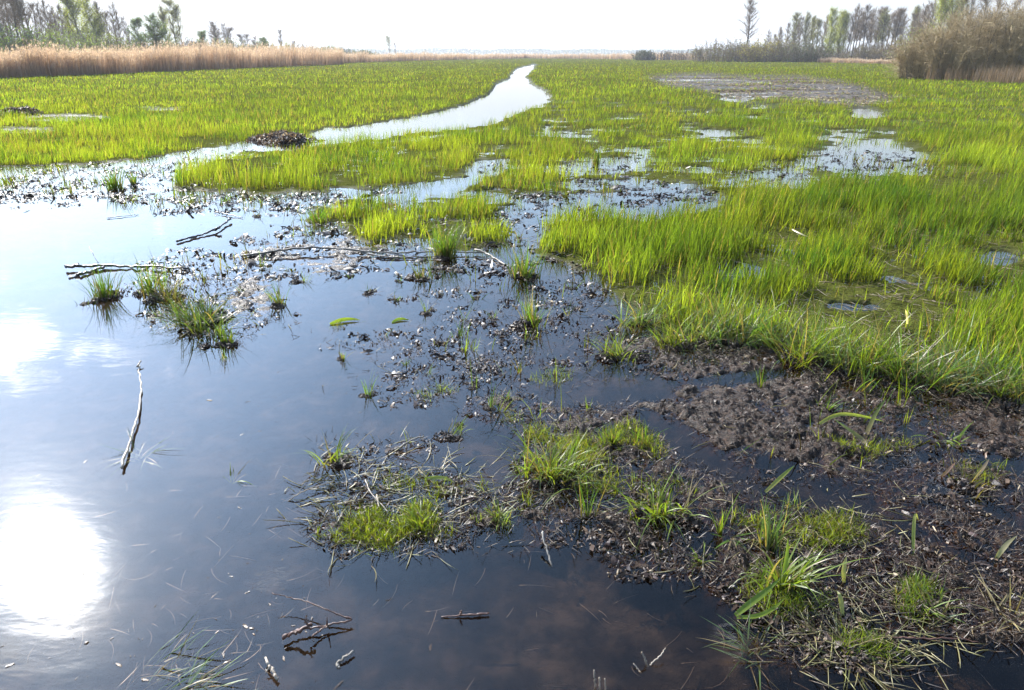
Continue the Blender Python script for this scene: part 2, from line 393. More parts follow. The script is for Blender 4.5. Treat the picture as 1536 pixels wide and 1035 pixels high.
    hsum = N('ShaderNodeMath', _operation='ADD'); L(hs0.outputs[0], hsum.inputs[0]); L(n4.outputs['Fac'], hsum.inputs[1])
    bp = N('ShaderNodeBump', Strength=.65, Distance=.014); L(hsum.outputs[0], bp.inputs['Height']); L(bp.outputs[0], b.inputs['Normal'])
    L(b.outputs[0], out.inputs[0]); return m
def watermat():
    m, nt, out, N = nodes('still_water'); L = nt.links.new
    tc = N('ShaderNodeTexCoord'); mp = N('ShaderNodeMapping'); mp.inputs['Scale'].default_value = (3.0, 7.0, 1); L(tc.outputs['Object'], mp.inputs[0])
    mp.inputs['Rotation'].default_value = (0, 0, R(12))
    n = N('ShaderNodeTexNoise', Scale=1.6, Detail=3.0, Roughness=.55); L(mp.outputs[0], n.inputs['Vector'])
    bp = N('ShaderNodeBump', Strength=.15, Distance=.006); L(n.outputs['Fac'], bp.inputs['Height'])
    fr = N('ShaderNodeFresnel', IOR=1.33); L(bp.outputs[0], fr.inputs['Normal'])
    # seen from below the sheet keeps the same reflectance, as the rays are not bent here
    ge = N('ShaderNodeNewGeometry'); io = N('ShaderNodeMapRange'); L(ge.outputs['Backfacing'], io.inputs['Value'])
    io.inputs['To Min'].default_value = 1.33; io.inputs['To Max'].default_value = 1 / 1.33; L(io.outputs[0], fr.inputs['IOR'])
    tr = N('ShaderNodeBsdfTransparent'); tr.inputs['Color'].default_value = (.80, .71, .62, 1)
    g1 = N('ShaderNodeBsdfGlossy', Roughness=.04); g2 = N('ShaderNodeBsdfGlossy', Roughness=.17)
    for g in (g1, g2):
        g.inputs['Color'].default_value = (1, 1, 1, 1); L(bp.outputs[0], g.inputs['Normal'])
    gm = N('ShaderNodeMixShader', Fac=.035); L(g1.outputs[0], gm.inputs[1]); L(g2.outputs[0], gm.inputs[2])
    mx = N('ShaderNodeMixShader'); L(fr.outputs[0], mx.inputs[0]); L(tr.outputs[0], mx.inputs[1]); L(gm.outputs[0], mx.inputs[2])
    L(mx.outputs[0], out.inputs[0]); return m

M_grass = leafmat('grass_blade', .58, .001, .5, (1.6, 1.5, .42))
M_tuft = leafmat('sedge_blade', .5, .028, .4, (1.45, 1.45, .5))
M_dry = leafmat('dry_straw', .35, .05, .4, (1.2, 1.1, .9))
M_reed = leafmat('dry_reed', .45, .02, .5, (1.25, 1.1, .9))
M_leaf = leafmat('young_leaves', .5, .03, .45, (1.5, 1.4, .6))
M_lit = litmat('wet_leaf_litter', .36, .28)
M_clod = litmat('wet_peat_clod', .45, .4)
M_bark = barkmat('grey_bark', (.045, .036, .030), (.14, .115, .10))
M_birch = barkmat('pale_birch_bark', (.16, .14, .12), (.42, .39, .35))
M_twig = barkmat('twigs', (.12, .085, .05), (.30, .22, .14), scale=3.0)
M_willow = barkmat('willow_twigs', (.22, .165, .085), (.50, .39, .22), scale=2.0)
M_darkwood = barkmat('wet_dark_wood', (.010, .008, .007), (.05, .04, .032), rough=.35, spec=.5)
M_greywood = barkmat('weathered_wood', (.09, .075, .06), (.30, .27, .23), rough=.5, scale=30)
M_palewood = barkmat('peeled_pale_wood', (.16, .125, .09), (.46, .39, .31), rough=.45, scale=30)
M_redwood = barkmat('reddish_twig_bark', (.045, .020, .013), (.15, .075, .05), rough=.35, scale=30, spec=.5)
M_ground = groundmat(); M_water = watermat()

# ------------------------------------------------------------------ ground sheet and water
ang = np.concatenate([np.linspace(-180, -64, 24)[:-1], np.linspace(-64, 64, 900), np.linspace(64, 180, 24)[1:-1]]) * np.pi / 180
rad = np.concatenate([np.geomspace(.5, 1.2, 40)[:-1], np.geomspace(1.2, 14, 800)[:-1], np.geomspace(14, 160, 330)[:-1], np.geomspace(160, 2400, 40)])
A, RR = np.meshgrid(ang, rad)
X = (np.sin(A) * RR).ravel(); Y = (np.cos(A) * RR).ravel()
Z, mm, gg = ground(X, Y)
fl = samp(FLAT, X, Y)
na, nr = len(ang), len(rad)
i, j = np.meshgrid(np.arange(na), np.arange(nr - 1)); i2 = (i + 1) % na
Q = np.stack([j * na + i, j * na + i2, (j + 1) * na + i2, (j + 1) * na + i], -1).reshape(-1, 4)
V = np.stack([X, Y, Z], -1)
V = np.concatenate([V, [[0, 0, -.12]]]); ii = np.arange(na)
T = np.stack([ii, np.full(na, len(V) - 1), (ii + 1) % na], -1)
ext = lambda a: np.concatenate([a, [0]])
o = mk('ground', V, [Q, T], M_ground, attrs={'mud': ext(np.clip((mm - .35) * 2.2, 0, 1)), 'grass': ext(np.clip(gg * 1.4, 0, 1)), 'flat': ext(fl)})
tag(o, kind='structure')
a = np.linspace(0, 2 * np.pi, 129)[:-1]
rs = [0.01, 2, 6, 20, 80, 240]
Vw = np.concatenate([np.stack([np.sin(a) * r, np.cos(a) * r, 0 * a], -1) for r in rs])
Qw = np.concatenate([np.stack([k * 128 + np.arange(128), k * 128 + (np.arange(128) + 1) % 128, (k + 1) * 128 + (np.arange(128) + 1) % 128, (k + 1) * 128 + np.arange(128)], -1) for k in range(len(rs) - 1)])
tag(mk('water', Vw, [Qw], M_water), kind='structure')

# ------------------------------------------------------------------ meadow grass
def cell_area(d):  # ground area under one photo pixel
    return d ** 2 * np.hypot(d, CAMH) / (FPX ** 2 * CAMH)
def grass_cols(n, x, y, t, m, bright=1.0):
    """per-vertex colours of living grass: straw-brown sheath, green blade"""
    pick = rng.random(n)
    hue = np.clip((fbm(x * .7, y * .7, 31, 4)[:, None] - .5) * 2.2 + .5, 0, 1)
    base = np.array([.105, .165, .026]) * (1 - hue) + np.array([.200, .250, .036]) * hue
    base = base * rng.uniform(.65, 1.25, (n, 1)) * bright * (.82 + .40 * np.clip((fbm(x * .35, y * .35, 33, 4)[:, None] - .5) * 2.5 + .5, 0, 1))
    base = np.where((pick < .06 + np.where(np.hypot(x, y) > 18, .22, .6) * np.clip((fbm(x * 1.3, y * 1.3, 35, 3) - .60) * 8, 0, 1))[:, None], np.array([.06, .12, .025]) * rng.uniform(.7, 1.3, (n, 1)), base)
    base = np.where((pick > .96 - .2 * np.clip(fbm(x * .8, y * .8, 37, 3) * 3 - 1.2, 0, 1))[:, None], np.array([.21, .165, .08]) * rng.uniform(.6, 1.3, (n, 1)), base)
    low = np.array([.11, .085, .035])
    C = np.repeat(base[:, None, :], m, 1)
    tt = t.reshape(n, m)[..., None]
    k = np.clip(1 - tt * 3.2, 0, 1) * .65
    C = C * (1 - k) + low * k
    return C.reshape(-1, 3)
def meadow(name, N, y0, y1, dens, cap, hfun, segs):
    px = rng.uniform(-260, 1800, N); py = rng.uniform(y0, y1, N)
    x, y = P(px, py); d = np.hypot(x, y)
    g = grass_cov(x, y)
    clump = fbm(x * 2.3, y * 2.3, 40, 3); clump2 = fbm(x * .5, y * .5, 44, 3)
    per = np.minimum(dens * cell_area(d), cap)
    pr = per * (2060 * (y1 - y0)) / N
    gd = np.clip((g - .12) * 1.3, 0, 1) * np.clip((clump - .44) * 6 + (g - .7) * 1.0 + np.clip((d - 12) / 14, 0, 1.3), .03, 1)
    ok = rng.random(N) < pr * gd
    x, y, d, g, clump, clump2 = x[ok], y[ok], d[ok], g[ok], clump[ok], clump2[ok]
    n = len(x); z, _, _ = ground(x, y)
    h = hfun(d) * (.25 + 1.25 * (clump + (.5 - clump) * np.clip((d - 12) / 25, 0, .75))) * (.5 + 1.0 * clump2) * rng.uniform(.45, 1.25, n) * np.clip(.45 + g * .6, 0, 1)
    lean = np.abs(rng.normal(0, .17, n)); curl = np.abs(rng.normal(.12, .38, n))
    az = rng.uniform(0, 6.283, n); az = np.where(rng.random(n) < .45, rng.normal(.15, .7, n), az)
    w = np.maximum(rng.uniform(.004, .0105, n), rng.uniform(.35, .8, n) * d / FPX)
    V, F, t, m = blades(np.stack([x, y, np.maximum(z, -.06) - .01], -1), h, az, lean, curl, w, segs)
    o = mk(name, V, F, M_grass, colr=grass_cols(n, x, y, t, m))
    print(name, n, 'blades')
    return o
hf = lambda d: np.where(d < 9, .225, np.clip(.225 - (d - 9) * .003, .19, .225))
o = meadow('meadow_grass', 1200000, 250, 640, 1750, .38, hf, 4)
tag(o, 'bright green sedge meadow standing in shallow water on the right', 'grass', kind='stuff')
o = meadow('meadow_grass', 1200000, 120, 250, 4200, .75, hf, 3)
tag(o, 'bright green wet meadow grass on both sides of the water channel', 'grass', kind='stuff')
o = meadow('meadow_grass', 600000, 86, 120, 4200, 1.2, hf, 2)
tag(o, 'far pale green meadow reaching to the reeds and woods', 'grass', kind='stuff')

# lower fine grass growing on the mud
def fine(N, y0, y1):
    px = rng.uniform(-100, 1640, N); py = rng.uniform(y0, y1, N)
    x, y = P(px, py); d = np.hypot(x, y); ms = samp(MOSS, x, y)
    cl = fbm(x * 9, y * 9, 50, 3)
    ok = rng.random(N) < np.clip(ms, 0, 1) * np.clip((cl - .42) * 5 + (ms - .5), 0, 1)
    x, y, d = x[ok], y[ok], d[ok]; n = len(x); z, _, _ = ground(x, y)
    h = rng.uniform(.015, .065, n); w = rng.uniform(.0014, .0032, n)
    V, F, t, m = blades(np.stack([x, y, np.maximum(z, 0) - .004], -1), h, rng.uniform(0, 6.283, n), np.abs(rng.normal(.5, .4, n)), np.abs(rng.normal(.5, .5, n)), w, 2)
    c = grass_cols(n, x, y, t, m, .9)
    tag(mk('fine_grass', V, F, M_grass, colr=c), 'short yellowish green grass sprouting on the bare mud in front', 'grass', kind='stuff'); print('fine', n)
fine(700000, 400, 1060)

# ------------------------------------------------------------------ litter
def litter_pts(N, y0, y1, fn, x0=-200, x1=1740):
    px = rng.uniform(x0, x1, N); py = rng.uniform(y0, y1, N)
    x, y = P(px, py); d = np.hypot(x, y)
    ok = rng.random(N) < fn(x, y, d)
    x, y, d = x[ok], y[ok], d[ok]
    z, m, g = ground(x, y)
    return x, y, d, z, m, g
pal = np.array([[.034, .021, .014], [.056, .035, .023], [.022, .014, .011], [.09, .058, .036], [.048, .030, .026], [.12, .088, .05], [.20, .15, .085]])
def lit_col(n, p=(.28, .25, .2, .12, .08, .05, .02)):
    return pal[rng.choice(7, n, p=p)] * rng.uniform(.6, 1.4, (n, 1))
def fmud(x, y, d):
    m = samp(M, x, y); c = fbm(x * 5, y * 5, 60, 4); g = grass_cov(x, y)
    return np.where(m < .72, .75, .17) * np.clip((c - .49) * 3.0 + (m - .36) * 1.3, 0, 1) * (.25 + .75 * (fbm(x * 11, y * 11, 63, 2) > .5)) * (m > .06) * np.clip(1.1 - g, .25, 1)
x, y, d, z, m, g = litter_pts(620000, 400, 1090, fmud)
n = len(x); print('litter', n)
s = rng.lognormal(-5.05, .55, n) * np.clip(d / 3.4, .8, 1.5); s = np.clip(s, .003, .028)
V, F, c = flakes(np.stack([x, y, np.maximum(z, 0.0)], -1), s, lit_col(n), lift=.002, tilt=.6, aspect=1.5, bend=.9)
tag(mk('leaf_litter', V, F, M_lit, colr=c, smooth=False), 'chopped dark wet plant litter lying on the mud in the foreground', 'plant litter', kind='stuff')
x, y, d, z, m, g = litter_pts(420000, 205, 420, fmud)
n = len(x); print('litter far', n)
keep = rng.random(n) < np.clip(60 * cell_area(d) * 60, .25, 1); x, y, d, z = x[keep], y[keep], d[keep], z[keep]; n = len(x)
s = np.clip(rng.lognormal(-4.15, .5, n), .008, .05)
V, F, c = flakes(np.stack([x, y, np.maximum(z, 0.0)], -1), s, lit_col(n) * .8, lift=.003, tilt=.45, aspect=1.7)
tag(mk('leaf_litter', V, F, M_lit, colr=c, smooth=False), 'dark plant scraps floating on the bright water beyond the branches', 'plant litter', kind='stuff')
# sparse floating specks on the open water
def fopen(x, y, d):
    c = fbm(x * 1.3, y * 1.3, 70, 3); return np.clip((c - .5) * .05, 0, .012) + .0003
x, y, d, z, m, g = litter_pts(160000, 330, 1050, fopen)
n = len(x); s = np.clip(rng.lognormal(-5.5, .5, n), .002, .010)
V, F, c = flakes(np.stack([x, y, np.full(n, .001)], -1), s, lit_col(n, (.25, .3, .15, .15, .1, .05, .0)), lift=.0005, tilt=.08, aspect=2.0, bend=.15)
tag(mk('floating_scraps', V, F, M_lit, colr=c, smooth=False), 'tiny leaf scraps drifting on the open blue water', 'plant litter', kind='stuff'); print('float', n)
# lying straw
def straw(name, label, N, y0, y1, fn, zmode, lmin, lmax, wid, colA, colB, x0=-100, x1=1640):
    x, y, d, z, m, g = litter_pts(N, y0, y1, fn, x0, x1); n = len(x); print(name, n)
    L = rng.uniform(lmin, lmax, n); az = rng.uniform(0, 6.283, n); bend = rng.normal(0, .5, n)
    t = np.linspace(-.5, .5, 5)
    a_ = az[:, None] + bend[:, None] * t
    Cx = x[:, None] + np.cumsum(np.cos(a_) * L[:, None] / 5, 1); Cy = y[:, None] + np.cumsum(np.sin(a_) * L[:, None] / 5, 1)
    if zmode == 'top':
        zz, _, _ = ground(Cx, Cy); Cz = np.maximum(zz, 0) + rng.uniform(.002, .012, n)[:, None] + .02 * rng.random(n)[:, None] * t[None, :] * 2
    else:
        Cz = np.maximum(z, -.13)[:, None] + rng.uniform(.01, .05, n)[:, None] + 0 * Cx; Cz = np.minimum(Cz, -.006)
    rr = rng.uniform(wid * .5, wid, n)[:, None] * np.array([.7, 1, 1, .9, .4])
    V, F = tubes(np.stack([Cx, Cy, Cz], -1), rr, 3)
    k = rng.random((n, 1)); c = np.repeat((np.array(colA) * k + np.array(colB) * (1 - k)) * rng.uniform(.6, 1.2, (n, 1)), 15, 0)
    tag(mk(name, V, F, M_dry, colr=c), label, 'straw', kind='stuff')
STR = np.maximum.reduce([ell(570, 745, 170, 90), ell(1230, 800, 160, 70) * .5, ell(1270, 960, 160, 60) * .9, ell(1390, 900, 110, 60) * .6, ell(800, 720, 100, 80) * .4, ell(300, 470, 120, 60) * .5, ell(560, 380, 220, 22) * .6, ell(1000, 500, 160, 50) * .5])
straw('lying_straw', 'pale dead straw lying across the mud bank and shallow water', 26000, 300, 1060, lambda x, y, d: samp(STR, x, y) * .55 + .018 * samp(M, x, y), 'top', .03, .20, .0022, (.30, .25, .12), (.16, .16, .04))
straw('root_fibres', 'dark brown root fibres tangled in the wet mud of the foreground', 100000, 420, 1080, lambda x, y, d: .34 * samp(M, x, y) ** 1.5, 'top', .015, .08, .0016, (.12, .075, .04), (.035, .024, .016))
straw('sunken_straw', 'brown stems and roots sunk under the dark water in front', 4200, 640, 1090, lambda x, y, d: .30 * (1 - samp(M, x, y)) * np.clip(fbm(x * 2, y * 2, 77, 3) * 3 - 1.1, 0, 1), 'sub', .02, .15, .0018, (.15, .10, .06), (.05, .034, .024))
straw('lying_straw', 'dead thatch strewn between the green sedge stems', 30000, 240, 600, lambda x, y, d: .25 * samp(G, x, y), 'top', .08, .3, .003, (.26, .20, .11), (.12, .09, .045))
x, y, d, z, m, g = litter_pts(60000, 106, 172, lambda x, y, d: samp(FLAT, x, y) * np.clip((fbm(x * .3, y * .8, 80, 3) - .53) * 8, 0, .5))
n = len(x); s = rng.uniform(.03, .11, n); c = np.array([.40, .32, .20]) * rng.uniform(.2, 1.2, (n, 1))
V, F, c = flakes(np.stack([x, y, np.maximum(z, 0) + .02], -1), s, c, tilt=.25, aspect=2.0)
tag(mk('flattened_reed_straw', V, F, M_dry, colr=c), 'pale flattened reed straw on the far bare mud', 'straw', kind='stuff')

# thin stems sprouting through the litter
def stems(N):
    px = rng.uniform(-100, 1640, N); py = rng.uniform(225, 700, N); x, y = P(px, py); d = np.hypot(x, y); mv = samp(M, x, y); gv = grass_cov(x, y)
    cl = fbm(x * 1.6, y * 1.6, 120, 4)
    ok = rng.random(N) < np.clip((cl - .50) * 7, 0, 1) * np.clip(mv * 1.6 - .35, 0, .8) * np.clip(1 - gv * 1.5, .1, 1) * np.clip(75 * cell_area(d) * 1740 * 475 / N, 0, 1)
    x, y, d = x[ok], y[ok], d[ok]; n = len(x); k = rng.integers(1, 5, n); x, y, d = (np.repeat(q, k) for q in (x, y, d)); n = len(x)
    x = x + rng.normal(0, .012, n); y = y + rng.normal(0, .012, n)
    V, F, t, m = blades(np.stack([x, y, np.full(n, -.01)], -1), rng.uniform(.04, .19, n), rng.uniform(0, 6.283, n), np.abs(rng.normal(.2, .25, n)), np.abs(rng.normal(.2, .45, n)), np.maximum(rng.uniform(.003, .007, n), .9 * d / FPX), 3)
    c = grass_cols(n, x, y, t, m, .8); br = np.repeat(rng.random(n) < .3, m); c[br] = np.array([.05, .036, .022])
    tag(mk('sparse_stems', V, F, M_grass, colr=c), 'sparse thin green and brown stems sprouting through the floating litter', 'grass', kind='stuff'); print('stems', n)
stems(260000)

# ------------------------------------------------------------------ reeds
def reeds(name, label, pts, depth, N, hgt, wmul=1.0, tone=(.45, .335, .24), heads=.55):
    """pts: list of (px,py) along the foot of the bed, nearest edge"""
    fx, fy = P([p[0] for p in pts], [p[1] for p in pts])
    seg = np.hypot(np.diff(fx), np.diff(fy)); cs = np.concatenate([[0], np.cumsum(seg)])
    pxs = np.array([p[0] for p in pts], float)
    u = rng.uniform(0, 1, N); q = np.interp(u, (pxs - pxs[0]) / (pxs[-1] - pxs[0]), np.arange(len(pts)))
    x = np.interp(q, np.arange(len(pts)), fx); y = np.interp(q, np.arange(len(pts)), fy)
    b = rng.random(N) ** 1.8 * depth * (y / y.min())
    nrm = np.hypot(x, y); edge = (fbm(x * .35, y * .35, 90, 3) - .5) * 5
    x, y = x * (1 + (b + edge) / nrm), y * (1 + (b + edge) / nrm); d = np.hypot(x, y)
    cl = fbm(x * .25, y * .25, 93, 3)
    h = hgt * (.55 + .75 * cl) * rng.uniform(.7, 1.12, N)
    h = h * np.interp(proj(x, y)[0], [-200, 20, 140, 290, 400], [.62, .70, .80, 1.0, 1.0]) * rng.choice([1, 1, 1, .8, 1.18], N)
    w = np.maximum(.010, rng.uniform(.28, .6, N) * d / FPX * wmul)
    az = np.where(rng.random(N) < .7, rng.normal(0.1, .6, N), rng.uniform(0, 6.28, N))
    V, F, t, m = blades(np.stack([x, y, np.full(N, -.05)], -1), h, az, np.abs(rng.normal(0, .06, N)), np.abs(rng.normal(.06, .1, N)), w, 2)
    k = rng.uniform(.6, 1.25, (N, 1)); c0 = np.array(tone) * k
    c = np.repeat(c0[:, None, :], m, 1); tt = t.reshape(N, m)[..., None]
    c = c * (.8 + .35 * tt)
    # feathery heads: drooping fans of short strips
    sel = rng.random(N) < heads; idx = np.where(sel)[0]
    tip = V.reshape(N, m, 3)[idx, -1]
    hb = np.repeat(tip, 4, 0) - np.array([0, 0, 1]) * rng.uniform(.02, .28, (len(idx) * 4, 1))
    hn = len(hb); hw = np.maximum(.02, rng.uniform(.3, .6, hn) * np.repeat(d[idx], 4) / FPX * wmul)
    V2, F2, t2, m2 = blades(hb, rng.uniform(.12, .26, hn), rng.normal(.1, .8, hn), rng.uniform(.2, .8, hn), rng.uniform(.3, 1.0, hn), hw, 2)
    c2 = np.repeat(np.array([.58, .46, .33]) * rng.uniform(.6, 1.2, (hn, 1)), m2, 0)
    VV, FF = join([(V, F), (V2, F2)])
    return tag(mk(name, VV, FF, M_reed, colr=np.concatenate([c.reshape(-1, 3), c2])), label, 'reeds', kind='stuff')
reeds('reed_bed', 'tall tan dry reed bed along the left edge of meadow', [(-260, 126), (0, 119), (150, 113), (300, 106), (420, 101), (515, 97)], 9, 42000, 2.35)
reeds('reed_bed', 'low distant band of dry reeds along the left horizon', [(500, 95.5), (620, 91.5), (700, 89.5), (790, 87.8)], 12, 14000, 1.8, tone=(.46, .35, .25))
reeds('reed_bed', 'thin far strip of dry reeds on the right horizon', [(780, 87.8), (880, 88.5), (960, 89.5), (1060, 91)], 12, 9000, 1.9, tone=(.46, .35, .25))
reeds('reed_bed', 'dry reed fringe at the foot of the big grey willow', [(1352, 119), (1400, 122), (1460, 125), (1560, 128), (1800, 140)], 2.5, 3600, 1.2, tone=(.22, .165, .105), heads=.0)
reeds('reed_bed', 'thin dry reed strip before the wood on the right', [(1225, 94), (1300, 95.5), (1380, 97)], 4, 2500, .9, tone=(.36, .25, .16))

# ------------------------------------------------------------------ trees
def gen_tree(seed, H, tr, n1, crown0, spread, up, twn, leafn, leafs, lcol, bark, lean=.02, twr=.019, leafdens=None):
    """-> (trunk V,F), (twig V,F), (leaf V,F,C)"""
    r = np.random.default_rng(seed)
    k = 9; t = np.linspace(0, 1, k)
    wob = np.cumsum(r.normal(0, .012 * H, (k, 2)), 0) * t[:, None]
    ln = r.normal(0, lean, 2) * H
    C = np.stack([wob[:, 0] + ln[0] * t, wob[:, 1] + ln[1] * t, t * H], -1)
    Rd = tr * (1 - t * .93) ; Rd[0] *= 1.25
    trunk = tubes(C[None], Rd[None], 7)
    # limbs
    u = np.sort(r.uniform(crown0, .97, n1)); base = np.stack([np.interp(u, t, C[:, q]) for q in range(3)], -1)
    az = r.uniform(0, 6.283, n1) ; L = spread * H * (1.08 - u) ** .7 * r.uniform(.4, 1.3, n1) + .03 * H
    el = r.normal(up, .16, n1); kk = 6; s = np.linspace(0, 1, kk)
    ee = el[:, None] + s[None, :] * r.normal(.25, .2, n1)[:, None]
    aa = az[:, None] + np.cumsum(r.normal(0, .12, (n1, kk)), 1)
    st = L[:, None] / (kk - 1); z0 = np.zeros((n1, 1))
    dx = np.cumsum(np.concatenate([z0, (np.cos(ee) * np.cos(aa) * st)[:, 1:]], 1), 1); dy = np.cumsum(np.concatenate([z0, (np.cos(ee) * np.sin(aa) * st)[:, 1:]], 1), 1); dz = np.cumsum(np.concatenate([z0, (np.sin(ee) * st)[:, 1:]], 1), 1)
    B = base[:, None, :] + np.stack([dx, dy, dz], -1)
    br = (tr * .38 * (1.1 - u))[:, None] * (1 - s * .8)[None, :] + twr * .5
    limbs = tubes(B, br, 4)
    # twigs off the limbs
    bi = r.integers(0, n1, twn); f = r.uniform(.15, 1, twn) * (kk - 1); i0 = np.minimum(f.astype(int), kk - 2); ff = (f - i0)[:, None]
    tb = B[bi, i0] * (1 - ff) + B[bi, i0 + 1] * ff
    dirv = B[bi, i0 + 1] - B[bi, i0]; dirv /= np.linalg.norm(dirv, axis=1, keepdims=True) + 1e-9
    dd = dirv + r.normal(0, .55, (twn, 3)) + np.array([0, 0, .25]); dd /= np.linalg.norm(dd, axis=1, keepdims=True)
    tl = r.uniform(.03, .085, twn) * H * .9
    s3 = np.linspace(0, 1, 4); d2 = dd[:, None, :] + np.cumsum(r.normal(0, .12, (twn, 4, 3)), 1)
    TW = tb[:, None, :] + d2 * (s3[None, :] * tl[:, None])[..., None]
    twig = tubes(TW, twr * (1 - s3 * .7)[None, :] * r.uniform(.6, 1.2, (twn, 1)), 3)
    lv = None
    if leafn:
        li = r.integers(0, twn, leafn); lf = r.uniform(0.2, 1.05, leafn)
        lb = tb[li] + d2[li, 2] * (lf * tl[li])[:, None] + r.normal(0, .026 * H, (leafn, 3))
        sv = leafs * r.uniform(.5, 1.4, leafn)
        q1 = r.normal(0, 1, (leafn, 3)); q1 /= np.linalg.norm(q1, axis=1, keepdims=True)
        q2 = np.cross(q1, r.normal(0, 1, (leafn, 3))); q2 /= np.linalg.norm(q2, axis=1, keepdims=True)
        q1 = q1 * sv[:, None]; q2 = q2 * (sv * .6)[:, None]
        LV = np.stack([lb - q1, lb - q2 * .9, lb + q1, lb + q2], 1).reshape(-1, 3)
        LF = (np.arange(leafn) * 4)[:, None] + np.array([[0, 1, 2, 3]])
        cc = np.repeat(np.array(lcol) * r.uniform(.55, 1.35, (leafn, 1)) * np.array([1, 1, 1]), 4, 0)
        lv = (LV, [LF], cc)
    return trunk, join([limbs, twig]), lv
KIND = {
    # seed H trunkR limbs crown0 spread up twigs leaves leafsize leafcol bark
    'bare_alder': dict(H=15, tr=.21, n1=46, crown0=.34, spread=.24, up=.85, twn=1500, leafn=0, leafs=0, lcol=None, bark=0),
    'budding_birch': dict(H=14, tr=.19, n1=50, crown0=.18, spread=.24, up=.85, twn=2000, leafn=6000, leafs=.065, lcol=(.26, .27, .06), bark=0),
    'fresh_birch': dict(H=14, tr=.2, n1=60, crown0=.10, spread=.30, up=.9, twn=2200, leafn=15000, leafs=.075, lcol=(.30, .34, .06), bark=0),
    'sparse_aspen': dict(H=15, tr=.19, n1=28, crown0=.33, spread=.2, up=.8, twn=800, leafn=2600, leafs=.08, lcol=(.26, .28, .09), bark=1),
    'round_willow': dict(H=8, tr=.20, n1=40, crown0=.12, spread=.42, up=.7, twn=1600, leafn=13000, leafs=.065, lcol=(.11, .17, .05), bark=0),
}
tree_protos = {}
def tree(kind, v, loc, H, rz, label, group=None):
    key = (kind, v)
    K = KIND[kind]
    if key not in tree_protos:
        kw = dict(K); bk = kw.pop('bark')
        tk, tw, lv = gen_tree(hash_seed(kind) + v, bark=bk, **kw)
        root = empty('tree', loc, rz)
        mk('trunk', tk[0], tk[1], M_birch if bk else M_bark, root)
        # crown: limbs and twigs with the leaves among them as one mesh
        if lv:
            VV, FF = join([tw, (lv[0], lv[1])]); cc = np.concatenate([np.tile([[.10, .08, .06]], (len(tw[0]), 1)), lv[2]])
            cr = mk('crown', VV, FF, M_leaf, root, colr=cc)
        else:
            cr = mk('crown', tw[0], tw[1], M_twig, root)
        tree_protos[key] = root
        o = root
    else:
        o = copy_tree(tree_protos[key])
    o.location = loc; o.rotation_euler = (0, 0, rz); s = H / K['H']; o.scale = (s * random.uniform(.75, 1.4), s * random.uniform(.75, 1.4), s); o.rotation_euler = (random.gauss(0, .03), random.gauss(0, .03), rz)
    o['label'] = label; o['category'] = 'tree'
    if group: o['group'] = group
    elif 'group' in o: del o['group']
    return o
def hash_seed(s): return sum(ord(c) * (i + 3) for i, c in enumerate(s)) % 9973
def tree_px(kind, v, px, Yd, top, label, group=None, base=0.0):
    """stands at distance Yd under photo column px, its top reaching row top"""
    x, y = at(px, Yd)
    H = CAMH + (HOR - top) / FPX * Yd * cT * (1 / cT) * 1.0
    # rows near the horizon: vertical angle
    dep = Yd * cT + CAMH * sT
    v_ = (CY - top) / FPX
    Hh = CAMH + Yd * (v_ * cT - sT) / (cT + v_ * sT)
    return tree(kind, v, (x, y, base), Hh, random.uniform(0, 6.28), label, group)

# left wood
g1, l1 = 'bare trees of the left wood', 'tall thin leafless tree in the left wood behind the reeds'
for px, Yd, top in [(-120, 100, -60), (-60, 110, -50), (-20, 95, -40), (8, 105, -25), (18, 98, -40), (30, 110, -15), (38, 100, -50), (52, 96, -45), (60, 108, -10), (75, 118, 5), (92, 120, 18), (105, 118, 10), (118, 125, 15), (180, 130, 8), (188, 128, 18), (168, 125, 5), (-170, 100, -40), (-210, 100, -60), (2, 120, -10), (24, 125, 0), (45, 128, -20), (68, 130, 6), (84, 128, -8), (98, 132, 12), (112, 134, 20), (162, 138, 14), (174, 140, 20), (200, 140, 26)]:
    tree_px('bare_alder', random.randint(0, 3), px, Yd, top, l1, g1)
tree_px('fresh_birch', 0, 133, 118, -22, 'taller yellow green leafing birch standing above the left reeds')
tree_px('fresh_birch', 1, 157, 124, 0, 'shorter yellow green birch beside the taller one above left reeds')
tree_px('round_willow', 0, 213, 125, 32, 'olive green rounded tree left of the darker green one behind reeds')
tree_px('round_willow', 1, 240, 120, 28, 'dark green rounded tree with full crown behind the left reeds')
tree_px('sparse_aspen', 0, 270, 130, -6, 'pale tall sparse tree right of the dark green round tree')
tree_px('sparse_aspen', 1, 281, 132, 2, 'slim sparse tree beside the pale tall sparse tree')
tree_px('budding_birch', 0, 255, 140, 12, 'thin budding tree left of the pale sparse tall tree')
g2, l2 = 'small bare trees at the right end of the left wood', 'small bare tree at the right end of the left tree row'
for px, Yd, top in [(326, 170, 33), (334, 175, 38), (345, 172, 36), (352, 176, 42), (364, 180, 52), (376, 185, 52), (384, 180, 56), (400, 200, 58), (424, 230, 46), (442, 250, 62), (456, 260, 66), (470, 280, 68), (488, 300, 70)]:
    o_ = tree_px('bare_alder', random.randint(0, 3), px, Yd, top, l2, g2); o_.scale = (o_.scale[0] * 1.5, o_.scale[1] * 1.5, o_.scale[2])
tree_px('round_willow', 2, 310, 150, 50, 'low pale green bush-like tree right of the sparse tall tree')
tree_px('round_willow', 3, 395, 190, 58, 'low olive round tree among the small bare trees')
lone = tree_px('sparse_aspen', 2, 585, 260, 55, 'lone small tree with dark clumps on the left horizon')
lone.scale = (lone.scale[2] * 1.7, lone.scale[2] * 1.7, lone.scale[2])
tree_px('bare_alder', 1, 593, 265, 65, 'small bare tree right beside the lone horizon tree')
